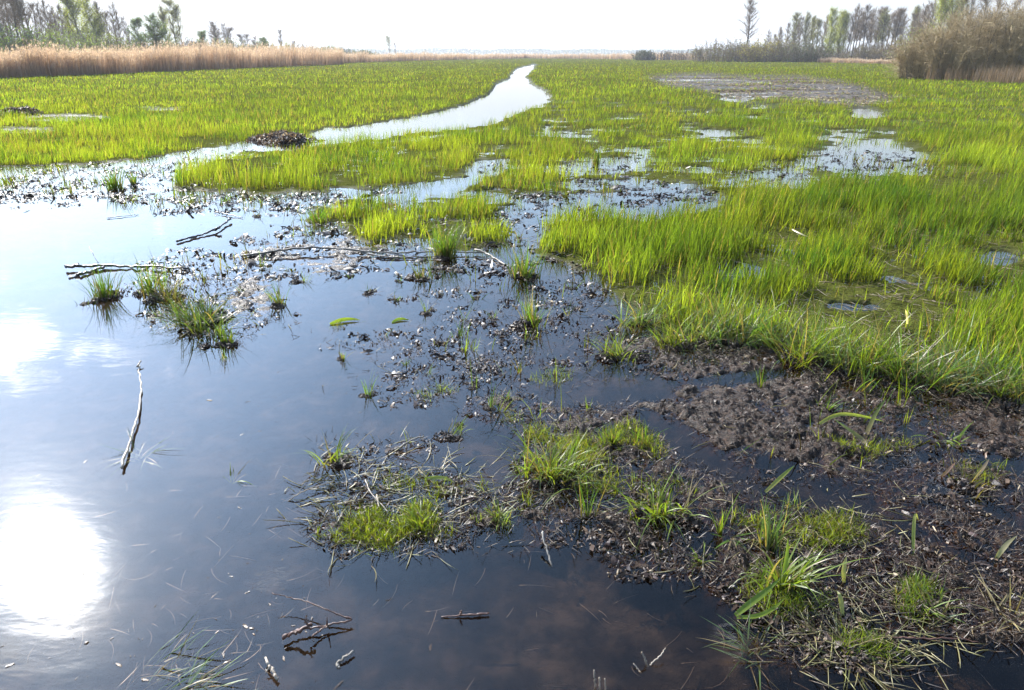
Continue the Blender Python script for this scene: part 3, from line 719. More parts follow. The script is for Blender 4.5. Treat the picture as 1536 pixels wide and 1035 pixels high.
# right wood
tree_px('bare_alder', 4, 1117, 190, -2, 'lone tall bare tree with fine side branches above right bushes')
g3, l3 = 'bare trees of the right wood', 'leafless grey tree in the dense row of the right wood'
for px, Yd, top in [(1150, 215, 48), (1163, 218, 42), (1176, 205, 36), (1184, 210, 30), (1195, 200, 26), (1262, 205, 22), (1268, 190, 14), (1276, 195, 12), (1284, 200, 18), (1291, 188, 10), (1298, 195, 14), (1306, 190, 16), (1313, 196, 12), (1324, 190, 20), (1331, 188, 16), (1338, 186, 14), (1347, 190, 20), (1360, 180, 22), (1368, 178, 14), (1376, 172, 8), (1384, 168, -6), (1424, 150, -20), (1440, 150, -12), (1456, 150, -25), (1475, 150, -15), (1500, 150, -20), (1530, 150, -25), (1570, 145, -30), (1610, 145, -30), (1272, 215, 22), (1295, 220, 20), (1320, 222, 24), (1345, 220, 24), (1205, 222, 34), (1215, 226, 30), (1228, 220, 26), (1236, 228, 24), (1248, 224, 26), (1280, 228, 20), (1302, 230, 22), (1312, 228, 26), (1333, 226, 24), (1366, 215, 20), (1379, 210, 14), (1392, 205, 8), (1158, 230, 52), (1169, 228, 46)]:
    tree_px('bare_alder', random.randint(0, 3), px, Yd, top, l3, g3)
g4, l4 = 'budding trees of the right wood', 'tree with a thin yellowish haze of buds in the right wood'
for px, Yd, top in [(1188, 205, 22), (1202, 200, 20), (1210, 208, 28), (1222, 205, 32), (1318, 185, 18), (1356, 182, 14), (1430, 145, -20), (1254, 200, 22)]:
    tree_px('budding_birch', random.randint(0, 2), px, Yd, top, l4, g4)
tree_px('fresh_birch', 2, 1240, 185, 16, 'broad yellow green tree, leftmost of the leafing ones in right wood')
tree_px('fresh_birch', 3, 1256, 190, 20, 'narrower yellow green tree right beside the broad leafing one')
tree_px('fresh_birch', 0, 1398, 150, -10, 'tall yellow green birch just left of the big grey willow bush')
tree_px('fresh_birch', 1, 1418, 152, -25, 'very tall yellow green birch rising behind the big grey willow bush')

# ------------------------------------------------------------------ shrubs
def shrub(label, loc, H, W, nst, ntw, twr, mat, leafn=0, leafs=.05, lcol=(.1, .12, .03), seed=0, D=None, group=None):
    r = np.random.default_rng(seed); D = D or W
    root = empty('shrub', loc)
    k = 6; s = np.linspace(0, 1, k)
    bx = np.clip(r.normal(0, W * .22, nst), -.42 * W, .42 * W); by = np.clip(r.normal(0, D * .22, nst), -.42 * D, .42 * D); az = np.arctan2(by, bx) + r.normal(0, .5, nst)
    out = np.clip(np.hypot(bx / W, by / D) * 2.0, 0, 1.2) * r.uniform(.4, 1.0, nst); hh = H * np.sqrt(np.clip(1 - (bx / W * 1.6) ** 2 - (by / D * 1.6) ** 2, .16, 1)) * r.uniform(.5, .97, nst)
    B = np.stack([bx[:, None] + np.cos(az)[:, None] * (out * hh * .5)[:, None] * s ** 1.2 + np.cumsum(r.normal(0, .022 * H, (nst, k)), 1) * s,
                  by[:, None] + np.sin(az)[:, None] * (out * hh * .5)[:, None] * s ** 1.2 + np.cumsum(r.normal(0, .03 * H, (nst, k)), 1) * s, hh[:, None] * s - .05], -1)
    V, F = tubes(B, (twr * 2.2 * r.uniform(.7, 1.3, nst))[:, None] * (1 - s * .75), 4)
    mk('branchwork', V, F, M_bark, root)
    bi = r.integers(0, nst, ntw); f = r.uniform(.1, 1, ntw) * (k - 1); i0 = np.minimum(f.astype(int), k - 2); ff = (f - i0)[:, None]
    tb = B[bi, i0] * (1 - ff) + B[bi, i0 + 1] * ff
    dv = B[bi, i0 + 1] - B[bi, i0]; dv /= np.linalg.norm(dv, axis=1, keepdims=True) + 1e-9
    dd = dv * .6 + r.normal(0, .75, (ntw, 3)) + np.array([0, 0, .2]); dd /= np.linalg.norm(dd, axis=1, keepdims=True)
    tl = r.uniform(.08, .26, ntw) * H; s3 = np.linspace(0, 1, 4)
    d2 = dd[:, None, :] + np.cumsum(r.normal(0, .22, (ntw, 4, 3)), 1)
    TW = tb[:, None, :] + d2 * (s3[None, :] * tl[:, None])[..., None]; TW[..., 2] = np.maximum(TW[..., 2], .02)
    tw = tubes(TW, twr * (1 - s3 * .7)[None, :] * r.uniform(.6, 1.3, (ntw, 1)), 3)
    mk('twigs', tw[0], tw[1], mat, root)
    if leafn:
        li = r.integers(0, ntw, leafn); q = r.integers(1, 4, leafn)
        lb = TW[li, q] + r.normal(0, .02 * H, (leafn, 3)); sv = leafs * r.uniform(.5, 1.4, leafn)
        q1 = r.normal(0, 1, (leafn, 3)); q1 /= np.linalg.norm(q1, axis=1, keepdims=True); q2 = np.cross(q1, r.normal(0, 1, (leafn, 3))); q2 /= np.linalg.norm(q2, axis=1, keepdims=True)
        LV = np.stack([lb - q1 * sv[:, None], lb - q2 * .5 * sv[:, None], lb + q1 * sv[:, None], lb + q2 * .5 * sv[:, None]], 1).reshape(-1, 3)
        mk('foliage', LV, [(np.arange(leafn) * 4)[:, None] + np.array([[0, 1, 2, 3]])], M_leaf, root, colr=np.repeat(np.array(lcol) * r.uniform(.5, 1.4, (leafn, 1)), 4, 0))
    root['label'] = label; root['category'] = 'bush'
    if group: root['group'] = group
    return root
def shrub_px(label, px, Yd, top, wpx, nst, ntw, twr, mat, **kw):
    x, y = at(px, Yd); v_ = (CY - top) / FPX
    H = CAMH + Yd * (v_ * cT - sT) / (cT + v_ * sT)
    return shrub(label, (x, y, 0), H * (1.02 if Yd < 60 else 1.22), wpx / FPX * Yd * 1.05, nst, ntw, twr, mat, **kw)
shrub_px('big grey willow bush with dense bare twigs at right edge', 1490, 50, 5, 215, 340, 21000, .011, M_willow, leafn=5000, leafs=.035, lcol=(.12, .12, .05), seed=3, D=7)
shrub_px('lower left flank of the grey willow bush above dry reeds', 1400, 51, 36, 100, 140, 8000, .011, M_willow, leafn=1500, leafs=.035, lcol=(.12, .12, .05), seed=4, D=4)
shrub_px('grey willow bush cut off by the right photo edge behind the big one', 1590, 53, -8, 200, 160, 8000, .011, M_willow, leafn=2500, leafs=.035, lcol=(.12, .12, .05), seed=5, D=6)
for i, (lab, px, Yd, top, w, lc, ln) in enumerate([
    ('grey twiggy bush, leftmost of the bushes before the right wood', 1082, 180, 62, 70, (.07, .07, .04), 1200),
    ('dark bush at the foot of the lone tall bare tree', 1118, 178, 66, 56, (.05, .06, .035), 1500),
    ('olive brown bush right of the lone tall bare tree', 1146, 172, 62, 62, (.12, .11, .035), 2600),
    ('dark grey bush between the olive bush and the last dark bush', 1176, 172, 64, 60, (.05, .055, .04), 1500),
    ('darkest rounded bush at the end of the bush row before the wood', 1208, 165, 66, 52, (.035, .045, .03), 2400),
    ('dark bush low under the bare trees of the right wood', 1300, 172, 68, 76, (.05, .05, .035), 1200),
    ('brownish bush under the right wood near the willow', 1348, 165, 64, 60, (.07, .06, .035), 1200),
    ('green tinted bush touching the left side of big willow', 1376, 120, 52, 46, (.11, .14, .035), 2200),
    ('dark lone bush on the horizon at the far right meadow edge', 966, 220, 77.5, 26, (.03, .04, .035), 1500),
    ('dense green bush on the left behind the tall reeds', 20, 92, 46, 110, (.07, .10, .03), 3500),
    ('green bush under the bare trees behind the left reeds', 85, 100, 50, 100, (.08, .11, .03), 3500),
    ('grey green bush below the yellow birch behind left reeds', 150, 108, 58, 80, (.08, .10, .035), 3000),
    ('low green bush between the birch and the round trees', 188, 112, 62, 50, (.08, .10, .035), 2000),
    ('dark green bush cut by the left photo edge behind the reeds', -35, 92, 44, 120, (.07, .10, .03), 3000),
    ('low bush under the sparse tall tree behind reeds', 285, 125, 62, 60, (.08, .10, .035), 1500),
    ('grey green bush right of the small bare trees', 455, 230, 69, 40, (.06, .08, .04), 900),
    ('small far bush left of the lone horizon tree', 515, 300, 73, 26, (.05, .07, .045), 700),
    ('low far bush at the end of the left wood', 545, 310, 76, 34, (.05, .07, .045), 700)]):
    shrub_px(lab, px, Yd, top, w * 1.15, 80, 2600, .026 if Yd > 120 else .018, M_twig, leafn=int(ln * 2.2), leafs=max(.11, .12 * Yd / 150), lcol=tuple(2.0 * q for q in lc), seed=20 + i)
for i, (px, Yd, top, w) in enumerate([(318, 150, 62, 60), (352, 165, 64, 60), (388, 185, 66, 56), (425, 215, 68, 50), (492, 270, 71, 46), (235, 125, 60, 70), (55, 108, 56, 90)]):
    shrub_px('low grey green bush in the line of bushes behind the left reeds', px, Yd, top, w, 46, 900, .026, M_twig, leafn=4200, leafs=.12 * Yd / 150, lcol=(.15, .18, .07), seed=140 + i, group='bush line behind the left reeds')
for i, (px, Yd, top, w) in enumerate([(1236, 195, 70, 56), (1262, 200, 70, 60), (1322, 185, 68, 60), (1362, 175, 66, 60), (1392, 150, 62, 60)]):
    shrub_px('dark twiggy undergrowth bush between the trunks of the right wood', px, Yd, top, w, 60, 1500, .026, M_twig, leafn=2600, leafs=.13, lcol=(.10, .10, .06), seed=160 + i, group='undergrowth of the right wood')
# low bare brush on the right horizon
for i, px in enumerate([990, 1008, 1026, 1044, 1060]):
    shrub_px('low grey brush in the strip left of the right bushes', px, 230, 77 - i * .4, 34, 30, 420, .03, M_twig, leafn=300, leafs=.13, lcol=(.06, .06, .045), seed=60 + i, group='low brush on the right horizon')
# distant wood on the horizon: one mass
N = 9000; px = rng.uniform(500, 1120, N); Yd = rng.uniform(1400, 1600, N); x, y = at(px, Yd)
hh = 9 + 5 * fbm(x * .02, y * 0, 99, 3); bz = rng.random(N) ** .7 * hh
q = rng.normal(0, 1, (N, 3)); q /= np.linalg.norm(q, axis=1, keepdims=True); q2 = np.cross(q, rng.normal(0, 1, (N, 3))); q2 /= np.linalg.norm(q2, axis=1, keepdims=True)
b = np.stack([x, y, bz], -1); sz = rng.uniform(1, 2.4, (N, 1))
LV = np.stack([b - q * sz, b - q2 * sz, b + q * sz, b + q2 * sz], 1).reshape(-1, 3)
tag(mk('distant_wood', LV, [(np.arange(N) * 4)[:, None] + np.array([[0, 1, 2, 3]])], M_leaf, colr=np.repeat(np.array([.05, .065, .05]) * rng.uniform(.6, 1.4, (N, 1)), 4, 0)), 'thin bluish line of far woodland on the horizon', 'wood', kind='stuff')

exec_tail = True
# ------------------------------------------------------------------ single tufts
def tuft(name, label, px, py, hpx, rpx, n, tone='fresh', wmm=5.0, lean=.35, curl=.6, clod=0.0, group=None, cat='grass tuft', broad=False, azm=None, tilt=None):
    c = PV(px, py); d = math.hypot(c[0], c[1]); sc_ = math.hypot(d, CAMH) / FPX
    H = hpx * sc_ / math.cos(math.atan(CAMH / d)) ; Rr = rpx * sc_
    zc = float(ground(np.array([c[0]]), np.array([c[1]]))[0][0]); zb = max(zc, 0.0)
    a = rng.uniform(0, 6.283, n); r_ = Rr * .62 * rng.random(n) ** .65 * (.6 + .4 * np.sin(a * 2 + rng.uniform(0, 6)))
    x = np.cos(a) * r_; y = np.sin(a) * r_
    az = a + rng.normal(0, .9, n); b0 = rng.uniform(0, 6.283); az = np.where(rng.random(n) < .35, rng.normal(b0, .6, n), az)
    if azm is not None: az = rng.normal(azm, .45, n)
    h = H * (.22 + .9 * rng.beta(1.7, 1.9, n)); w = np.maximum(rng.uniform(.7, 1.3, n) * wmm / 1000, rng.uniform(.8, 1.4, n) * sc_)
    V, F, t, m = blades(np.stack([x, y, np.full(n, min(zc, 0) * .2 - .005)], -1), h, az, np.abs(rng.normal(lean, lean * .5, n)) if tilt is None else np.abs(rng.normal(tilt, .15, n)), np.abs(rng.normal(curl, curl * .6, n)), w, 5, broad)
    tones = {'fresh': ((.11, .19, .02), (.075, .14, .02)), 'dark': ((.06, .11, .018), (.09, .13, .025)), 'yellow': ((.17, .22, .03), (.12, .18, .02)),
             'straw': ((.42, .34, .18), (.26, .20, .09)), 'blue': ((.09, .15, .06), (.13, .19, .06)), 'brown': ((.10, .075, .03), (.10, .12, .03))}[tone]
    k = rng.random((n, 1)); cc = (np.array(tones[0]) * k + np.array(tones[1]) * (1 - k)) * rng.uniform(.7, 1.25, (n, 1))
    dead = rng.random(n) < .22; cc[dead] = np.array([.22, .17, .08]) * rng.uniform(.6, 1.2, (int(dead.sum()), 1))
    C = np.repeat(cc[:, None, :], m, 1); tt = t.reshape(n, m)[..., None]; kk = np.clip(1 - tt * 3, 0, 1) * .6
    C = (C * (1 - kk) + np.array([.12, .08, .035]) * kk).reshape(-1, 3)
    root = empty(name, (c[0], c[1], zb))
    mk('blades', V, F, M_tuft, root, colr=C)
    if clod > 0:
        rc = clod * sc_; nn = 420
        kb = rng.integers(0, 4, nn); bo = rng.normal(0, .55, (4, 2)) * rc; br_ = rng.uniform(.3, .8, 4) * rc
        th = rng.uniform(0, 6.283, nn); rq = rng.random(nn) ** .6; zz = np.sqrt(1 - rq ** 2) * br_[kb] * .35 * rng.uniform(.1, 1, nn)
        Vc, Fc, Cc = flakes(np.stack([bo[kb, 0] + np.cos(th) * rq * br_[kb], bo[kb, 1] + np.sin(th) * rq * br_[kb], zz], -1), np.clip(rng.uniform(.08, .24, nn) * rc, .004, .03), pal[rng.choice(4, nn)] * rng.uniform(.5, 1.2, (nn, 1)), tilt=.9)
        mk('root_clod', Vc, Fc, M_clod, root, colr=Cc, smooth=False)
    root['label'] = label; root['category'] = cat
    if group: root['group'] = group
    return root
TU = [
 ('bright sedge tuft beside the forked dark log on the left water', 157, 448, 60, 26, 120, 'fresh', dict(clod=16, lean=.22, curl=.4)),
 ('thin upright tuft behind the dark log tip on the left', 228, 440, 65, 34, 80, 'fresh', dict(clod=18, lean=.22, curl=.4)),
 ('wide dark green drooping clump on the left litter bank', 300, 488, 69, 80, 270, 'dark', dict(clod=34, lean=.6, curl=1.0, wmm=7)),
 ('small tuft with tall reflections at the tip of left litter bank', 338, 514, 42, 26, 60, 'dark', dict(clod=18, lean=.22, curl=.4)),
 ('sedge tuft on left litter bank between the log and wide clump', 255, 450, 48, 44, 108, 'brown', dict(clod=20, lean=.6)),
 ('little tuft standing alone right of the left litter bank', 418, 456, 42, 26, 36, 'fresh', dict(clod=14, lean=.22, curl=.4)),
 ('upright tuft in the white water before the left meadow edge', 174, 285, 37, 16, 92, 'fresh', dict(lean=.22, curl=.4)),
 ('thin tuft in white water right of the upright one', 200, 276, 25, 14, 40, 'fresh', dict(lean=.22, curl=.4)),
 ('leaning sedge tuft at the left end of the middle grass band', 478, 334, 44, 50, 90, 'fresh', dict()),
 ('narrow tuft rising from open water with two dark reflections', 551, 592, 48, 12, 14, 'fresh', dict(clod=10, lean=.15, curl=.2)),
 ('ragged tuft on a dark root clod in the middle of open water', 503, 692, 62, 34, 34, 'yellow', dict(clod=22, lean=.4)),
 ('flattened sprig of long blades around the pale floating stick', 208, 680, 60, 30, 26, 'blue', dict(tilt=1.25, curl=.35)),
 ('bent lone stalk with a long reflection left of the ragged tuft', 346, 718, 42, 10, 7, 'yellow', dict(tilt=.8)),
 ('pair of dark upright shoots in the middle litter', 712, 578, 42, 16, 9, 'dark', dict(lean=.1, curl=.15, clod=9)),
 ('slanted green shoot growing from mossy litter mid photo', 736, 612, 48, 14, 9, 'fresh', dict(lean=.2, curl=.2, clod=10)),
 ('short pale shoot with a reflected stem in the middle water', 882, 618, 26, 8, 6, 'yellow', dict(lean=.15, curl=.2)),
 ('small tuft on a black clod left of the mossy hump', 678, 650, 44, 24, 22, 'yellow', dict(clod=18, azm=.6)),
 ('tall sedge clump in the water right of the long branch end', 786, 415, 70, 44, 120, 'fresh', dict(clod=20, lean=.22, curl=.4)),
 ('bright sedge tuft on brown litter below the tall clump', 800, 486, 62, 36, 72, 'fresh', dict(clod=26, lean=.22, curl=.4)),
 ('upright sedge clump crossing the long grey branch', 668, 386, 77, 30, 160, 'fresh', dict(clod=14, lean=.22, curl=.4)),
 ('low broken tuft on a dark clod below the long branch', 634, 418, 45, 26, 36, 'dark', dict(clod=16, lean=.22, curl=.4)),
 ('bright fan shaped tuft at the near edge of the sedge', 926, 534, 62, 52, 80, 'yellow', dict(clod=26, lean=.5)),
 ('largest bright yellow green clump on the central mud bank', 826, 712, 84, 96, 240, 'yellow', dict(clod=30, lean=.35, curl=.9)),
 ('spreading clump with arching blades on a dark hole in mud', 985, 772, 82, 74, 90, 'yellow', dict(clod=36, lean=.5, curl=.9, wmm=6)),
 ('short dense bright tuft right of the largest clump', 918, 668, 30, 36, 90, 'yellow', dict(lean=.5)),
 ('thin tuft beside the short dense tuft on mud bank', 966, 668, 42, 24, 22, 'fresh', dict(lean=.3)),
 ('tall thin shoot cluster between the two central clumps', 882, 775, 78, 20, 18, 'fresh', dict(lean=.15, curl=.3)),
 ('low mossy tuft at the left of the central mud bank', 748, 778, 26, 40, 140, 'yellow', dict(lean=.7, curl=.9, wmm=3)),
 ('leafy tuft at the right end of straw covered bank', 630, 790, 42, 34, 70, 'yellow', dict(lean=.5)),
 ('thin yellow shoot on the mud right of the arching clump', 1080, 800, 66, 14, 12, 'yellow', dict(lean=.15, curl=.25)),
 ('fallen wide blades on mud below the thin yellow shoot', 1098, 806, 46, 30, 18, 'fresh', dict(tilt=1.1, wmm=9)),
 ('tall blue green upright clump on the right mud', 1152, 822, 82, 30, 44, 'blue', dict(lean=.15, curl=.35, wmm=6)),
 ('bright arching clump with broad blades in the right foreground', 1172, 880, 78, 56, 80, 'yellow', dict(lean=.4, curl=.8, wmm=7)),
 ('single dark shoot in mud before the sedge edge', 1141, 584, 50, 8, 7, 'dark', dict(lean=.08, curl=.2, wmm=8)),
 ('forked pale green shoot in mud below the sedge edge', 1296, 588, 58, 18, 10, 'fresh', dict(lean=.3, curl=.3, wmm=8)),
 ('small sprig on the mud under the forked shoot', 1240, 616, 30, 22, 16, 'fresh', dict(clod=12)),
 ('small curled tuft on the mud in the right foreground', 1050, 842, 26, 36, 40, 'yellow', dict(lean=.7, curl=1.5)),
 ('fresh curled leaf shoot beside the right puddle', 1420, 660, 34, 30, 18, 'yellow', dict(lean=.5, curl=1.6, wmm=11)),
 ('wet glinting flattened clump at the bottom left of the water', 262, 1034, 56, 120, 90, 'blue', dict(azm=.5, tilt=1.05, curl=.4, wmm=5)),
 ('dead straw bundle lying on mud at the right edge', 1515, 925, 50, 40, 30, 'straw', dict(tilt=1.15, curl=.3, wmm=7)),
 ('sprawling sedge blades at the mud edge bottom right', 1130, 975, 50, 60, 40, 'blue', dict(tilt=1.2, curl=.3)),
 ('flattened brown and green tussock in the dark water bottom right', 1275, 985, 56, 80, 120, 'brown', dict(tilt=1.25, curl=.4, clod=24)),
 ('low tuft in the moss at the lower right mud', 1392, 912, 36, 60, 60, 'yellow', dict(lean=.8)),
 ('red brown ragged stubble in the right mud', 1450, 725, 34, 60, 40, 'brown', dict(lean=.7, clod=26)),
 ('dark upright tuft in the far middle water', 894, 246, 26, 16, 70, 'dark', dict(lean=.12, curl=.2)),
 ('green shoot with bent tip at the right edge of sedge hole', 1430, 540, 44, 30, 30, 'fresh', dict()),
 ('thin pale tuft on mud by the lower blue track', 1190, 760, 30, 26, 18, 'yellow', dict(lean=.5)),
 ('cluster of dark stems at the left bank tip', 340, 535, 30, 26, 12, 'dark', dict(lean=.4, curl=.1)),
 ('sprig leaning right in front of the long branch', 690, 505, 40, 26, 20, 'fresh', dict(lean=.4)),
]
for lab, px, py, hp, rp, n, tone, kw in TU:
    tuft('grass_tuft', lab, px, py, hp, rp, n, tone, **kw)
# small sprigs nobody can tell apart
spr = [(610, 545), (655, 520), (575, 500), (700, 520), (640, 470), (745, 480), (845, 470), (560, 440), (590, 455), (720, 450), (640, 560), (780, 560), (690, 480), (530, 410), (600, 420), (460, 420), (365, 440), (400, 400), (510, 540), (760, 600), (345, 400), (380, 330), (130, 450), (345, 300), (860, 430)]
for px, py in spr:
    px += random.uniform(-8, 8); py += random.uniform(-6, 6)
    tuft('grass_sprig', 'small green sprig poking up through the shallow water among litter', px, py, random.uniform(18, 36), random.uniform(8, 18), random.randint(5, 12), random.choice(['fresh', 'dark', 'yellow']), lean=.4, curl=.4, clod=random.choice([0, 7, 10]), group='small sprigs in the shallow water', cat='grass sprig')
# sedge clumps along the near edge of the right-hand sedge: one by one they form the overhanging rim
rim = [(1010, 520), (1060, 515), (1115, 518), (1165, 525), (1205, 545), (1255, 556), (1300, 562), (1350, 575), (1400, 580), (1450, 590), (1500, 598), (1550, 604), (960, 490), (1230, 535), (1325, 555), (1420, 565), (1480, 575), (1085, 500)]
for px, py in rim:
    tuft('sedge_tussock', 'sedge tussock hanging over the mud along the front rim of the right hand sedge', px, py - 4, random.uniform(70, 105), 70, 130, random.choice(['blue', 'fresh', 'blue', 'yellow']), lean=.45, curl=.8, wmm=5.5, clod=24, azm=None, group='tussocks on the front rim of the sedge', cat='grass tuft')

# broad leaves and shoots
def ribbon(name, label, pts, wid, colr, cat='leaf', heights=None, tipc=None, fold=.25):
    """one broad leaf blade through photo points with heights above the ground"""
    hs = heights or [0] * len(pts)
    C = np.array([PV(p[0], p[1], h) for p, h in zip(pts, hs)])
    q = np.linspace(0, len(pts) - 1, 14)
    C = np.stack([np.interp(q, np.arange(len(pts)), C[:, k]) for k in range(3)], -1)
    for _ in range(2): C[1:-1] = (C[:-2] + 2 * C[1:-1] + C[2:]) / 4
    T = np.gradient(C, axis=0); T /= np.linalg.norm(T, axis=1, keepdims=True)
    view = C - np.array([0, 0, CAMH + .6]); Sd = np.cross(T, view); Sd /= np.linalg.norm(Sd, axis=1, keepdims=True)
    Nn = np.cross(Sd, T); s = np.linspace(0, 1, 14); w = wid * .5 * (.45 + 1.1 * s - 1.55 * s ** 2.2).clip(0.01, 1)
    V = np.concatenate([C - Sd * w[:, None], C + Nn * (w * fold)[:, None], C + Sd * w[:, None]])
    i = np.arange(13)[:, None]; F = np.concatenate([i + np.array([[0, 14, 15, 1]]), i + np.array([[14, 28, 29, 15]])])
    c0, c1 = np.array(colr), np.array(tipc or colr)
    C_ = np.tile(c0 * (1 - s[:, None]) + c1 * s[:, None], (3, 1))
    loc = C[0].copy(); V = V - loc
    o = mk(name, V, [F], M_tuft, colr=C_); o.location = loc
    return tag(o, label, cat)
gL, gD, gY = (.20, .27, .03), (.12, .19, .03), (.36, .34, .10)
ribbon('iris_leaf', 'wide upright leaf with green tip leaning right in the mud', [(1292, 665), (1300, 650), (1312, 622), (1330, 596)], .028, (.22, .13, .08), heights=[0, .02, .07, .13], tipc=gD)
ribbon('iris_leaf', 'long arching pale green leaf bowing over the mud', [(1216, 645), (1240, 628), (1262, 619), (1300, 625), (1325, 632)], .024, gY, heights=[0, .05, .08, .06, .03], tipc=gL)
ribbon('iris_leaf', 'slanting green leaf below the long arching leaf', [(1303, 678), (1296, 660), (1275, 645), (1250, 628)], .024, (.3, .2, .13), heights=[0, .02, .05, .07], tipc=gD)
ribbon('broad_leaf', 'flat broad leaf blade pointing right beside the blue track', [(1148, 738), (1165, 722), (1180, 708), (1192, 698)], .022, gY, heights=[.01, .04, .06, .07], tipc=gL)
ribbon('broad_leaf', 'largest broad green leaf lying on the lower right mud', [(1103, 923), (1125, 905), (1148, 888), (1172, 866)], .029, gL, heights=[.01, .04, .06, .08], tipc=gD)
ribbon('broad_leaf', 'second broad leaf just under the largest one', [(1105, 926), (1135, 925), (1158, 915), (1180, 895)], .019, gL, heights=[.01, .02, .03, .03], tipc=gL)
ribbon('upright_blade', 'stiff bright blade standing among the arching right clump', [(1172, 885), (1177, 855), (1181, 830), (1182, 806)], .020, gL, heights=[0, .06, .11, .16], tipc=gL)
ribbon('green_shoot', 'tall hooked pale green shoot on the right mud', [(1370, 832), (1370, 805), (1371, 780), (1374, 768), (1378, 782)], .016, (.20, .24, .05), heights=[0, .05, .10, .12, .09], tipc=gY)
ribbon('pale_shoot', 'short thick yellowish shoot right of the arching clump', [(1266, 874), (1265, 860), (1267, 845), (1270, 834)], .020, gY, heights=[0, .03, .06, .08], tipc=(.4, .36, .16))
ribbon('pale_shoot', 'curled yellow shoot rising from a dark hole', [(1264, 924), (1262, 905), (1260, 893), (1255, 886)], .020, gY, heights=[0, .03, .05, .05], tipc=(.3, .3, .10))
ribbon('pale_shoot', 'pale spear shaped shoot leaning at the right edge', [(1494, 838), (1503, 825), (1513, 813), (1526, 803)], .022, (.36, .32, .18), heights=[0, .04, .06, .08], tipc=(.3, .27, .14))
ribbon('floating_leaf', 'green folded leaf floating left of the middle litter', [(495, 486), (510, 480), (525, 478), (541, 480)], .035, gL, heights=[.005, .015, .015, .008], tipc=gL)
ribbon('floating_leaf', 'small oval leaf floating right of the folded leaf', [(588, 484), (596, 479), (604, 478), (614, 480)], .030, gD, heights=[.004, .01, .01, .006], tipc=gL)
ribbon('floating_leaf', 'green blade lying on the water near the straw bank', [(638, 718), (655, 716), (670, 717), (682, 724)], .022, gL, heights=[.005, .015, .02, .008], tipc=gY)
ribbon('dead_stalk', 'pinkish dead stalk standing in the right mud', [(1412, 715), (1420, 708), (1427, 700), (1434, 693)], .016, (.34, .2, .14), heights=[0, .03, .05, .06])
ribbon('dead_stalk', 'grey brown dead stalk leaning right near the stubble', [(1460, 718), (1470, 708), (1478, 697), (1484, 688)], .020, (.26, .2, .13), heights=[0, .03, .05, .07])
ribbon('dry_blade', 'pale dry blade crossing the sedge at the right', [(1268, 490), (1250, 492), (1230, 495), (1200, 500)], .012, (.5, .4, .26), heights=[.20, .17, .14, .10])
ribbon('dry_blade', 'short broken white stalk standing in the right sedge', [(1361, 486), (1361, 478), (1360, 470), (1358, 464)], .018, (.55, .45, .33), heights=[.12, .16, .19, .22])
ribbon('dry_blade', 'small whitish straw on top of the far right sedge', [(1188, 344), (1196, 348), (1204, 352), (1212, 355)], .018, (.55, .45, .33), heights=[.22, .22, .21, .2])

# ------------------------------------------------------------------ branches and sticks
def stick(name, label, runs, mat, cat='stick', part='twig', main='stem'):
    """runs: list of (points [(px,py,z)], r0, r1); the first run is the main stem, others are side twigs"""
    first = runs[0][0][0]; loc = PV(first[0], first[1], first[2])
    root = empty(name, loc)
    for k, (pts, r0, r1) in enumerate(runs):
        C = np.array([PV(*p) for p in pts]); n = max(10, 5 * len(pts))
        q = np.linspace(0, len(pts) - 1, n); C = np.stack([np.interp(q, np.arange(len(pts)), C[:, a]) for a in range(3)], -1)
        for _ in range(3): C[1:-1] = (C[:-2] + 2 * C[1:-1] + C[2:]) / 4
        C[1:-1] += np.cumsum(rng.normal(0, r0 * .12, (n - 2, 3)), 0) * .5 + rng.normal(0, r0 * .22, (n - 2, 3))
        rr = .58 * np.linspace(r0, r1, n) * rng.uniform(.78, 1.22, n)
        V, F = tubes((C - loc)[None], rr[None], 8)
        mk(main if k == 0 else part, V, F, mat, root)
    return tag(root, label, cat)
stick('forked_log', 'dark wet forked log floating at the left on bright water',
      [([(98, 400, .03), (120, 400, .025), (150, 398, .02), (200, 400, .012), (240, 402, .01), (285, 404, .01)], .024, .012), ([(104, 418, .0), (122, 411, .01), (140, 405, .015), (156, 400, .02)], .020, .016), ([(148, 395, .03), (138, 378, .09), (133, 368, .12)], .006, .003), ([(112, 398, .04), (118, 394, .05)], .012, .006)], M_darkwood, 'log', 'fork')
stick('long_branch', 'long thin grey branch lying across the litter in the middle',
      [([(362, 384, .01), (400, 378, .04), (440, 372, .05), (490, 370, .05), (540, 375, .04), (590, 380, .025), (640, 377, .03), (690, 377, .03), (728, 379, .02)], .017, .010), ([(540, 378, .02), (580, 386, .015), (640, 385, .015), (690, 384, .015)], .011, .006)], M_greywood, 'branch')
stick('pale_stick', 'short pale stick angled down at the right end of long branch', [([(712, 374, .04), (730, 380, .03), (745, 389, .015), (758, 397, .01)], .014, .010)], M_palewood)
stick('bent_branch', 'dark bent branch with a knot in the white left water',
      [([(265, 362, .015), (285, 357, .01), (305, 352, .01), (322, 345, .02), (340, 334, .02), (346, 328, .03)], .016, .018), ([(322, 345, .03), (330, 340, .05)], .022, .014)], M_darkwood, 'branch', 'knot')
stick('pale_branch', 'long pale peeled branch floating upright in the left water',
      [([(183, 702, .015), (192, 672, .02), (203, 640, .02), (210, 615, .02), (212, 590, .012), (210, 562, .004), (208, 545, .012)], .011, .006), ([(206, 550, .01), (212, 541, .025)], .010, .004)], M_palewood, 'branch', 'stub')
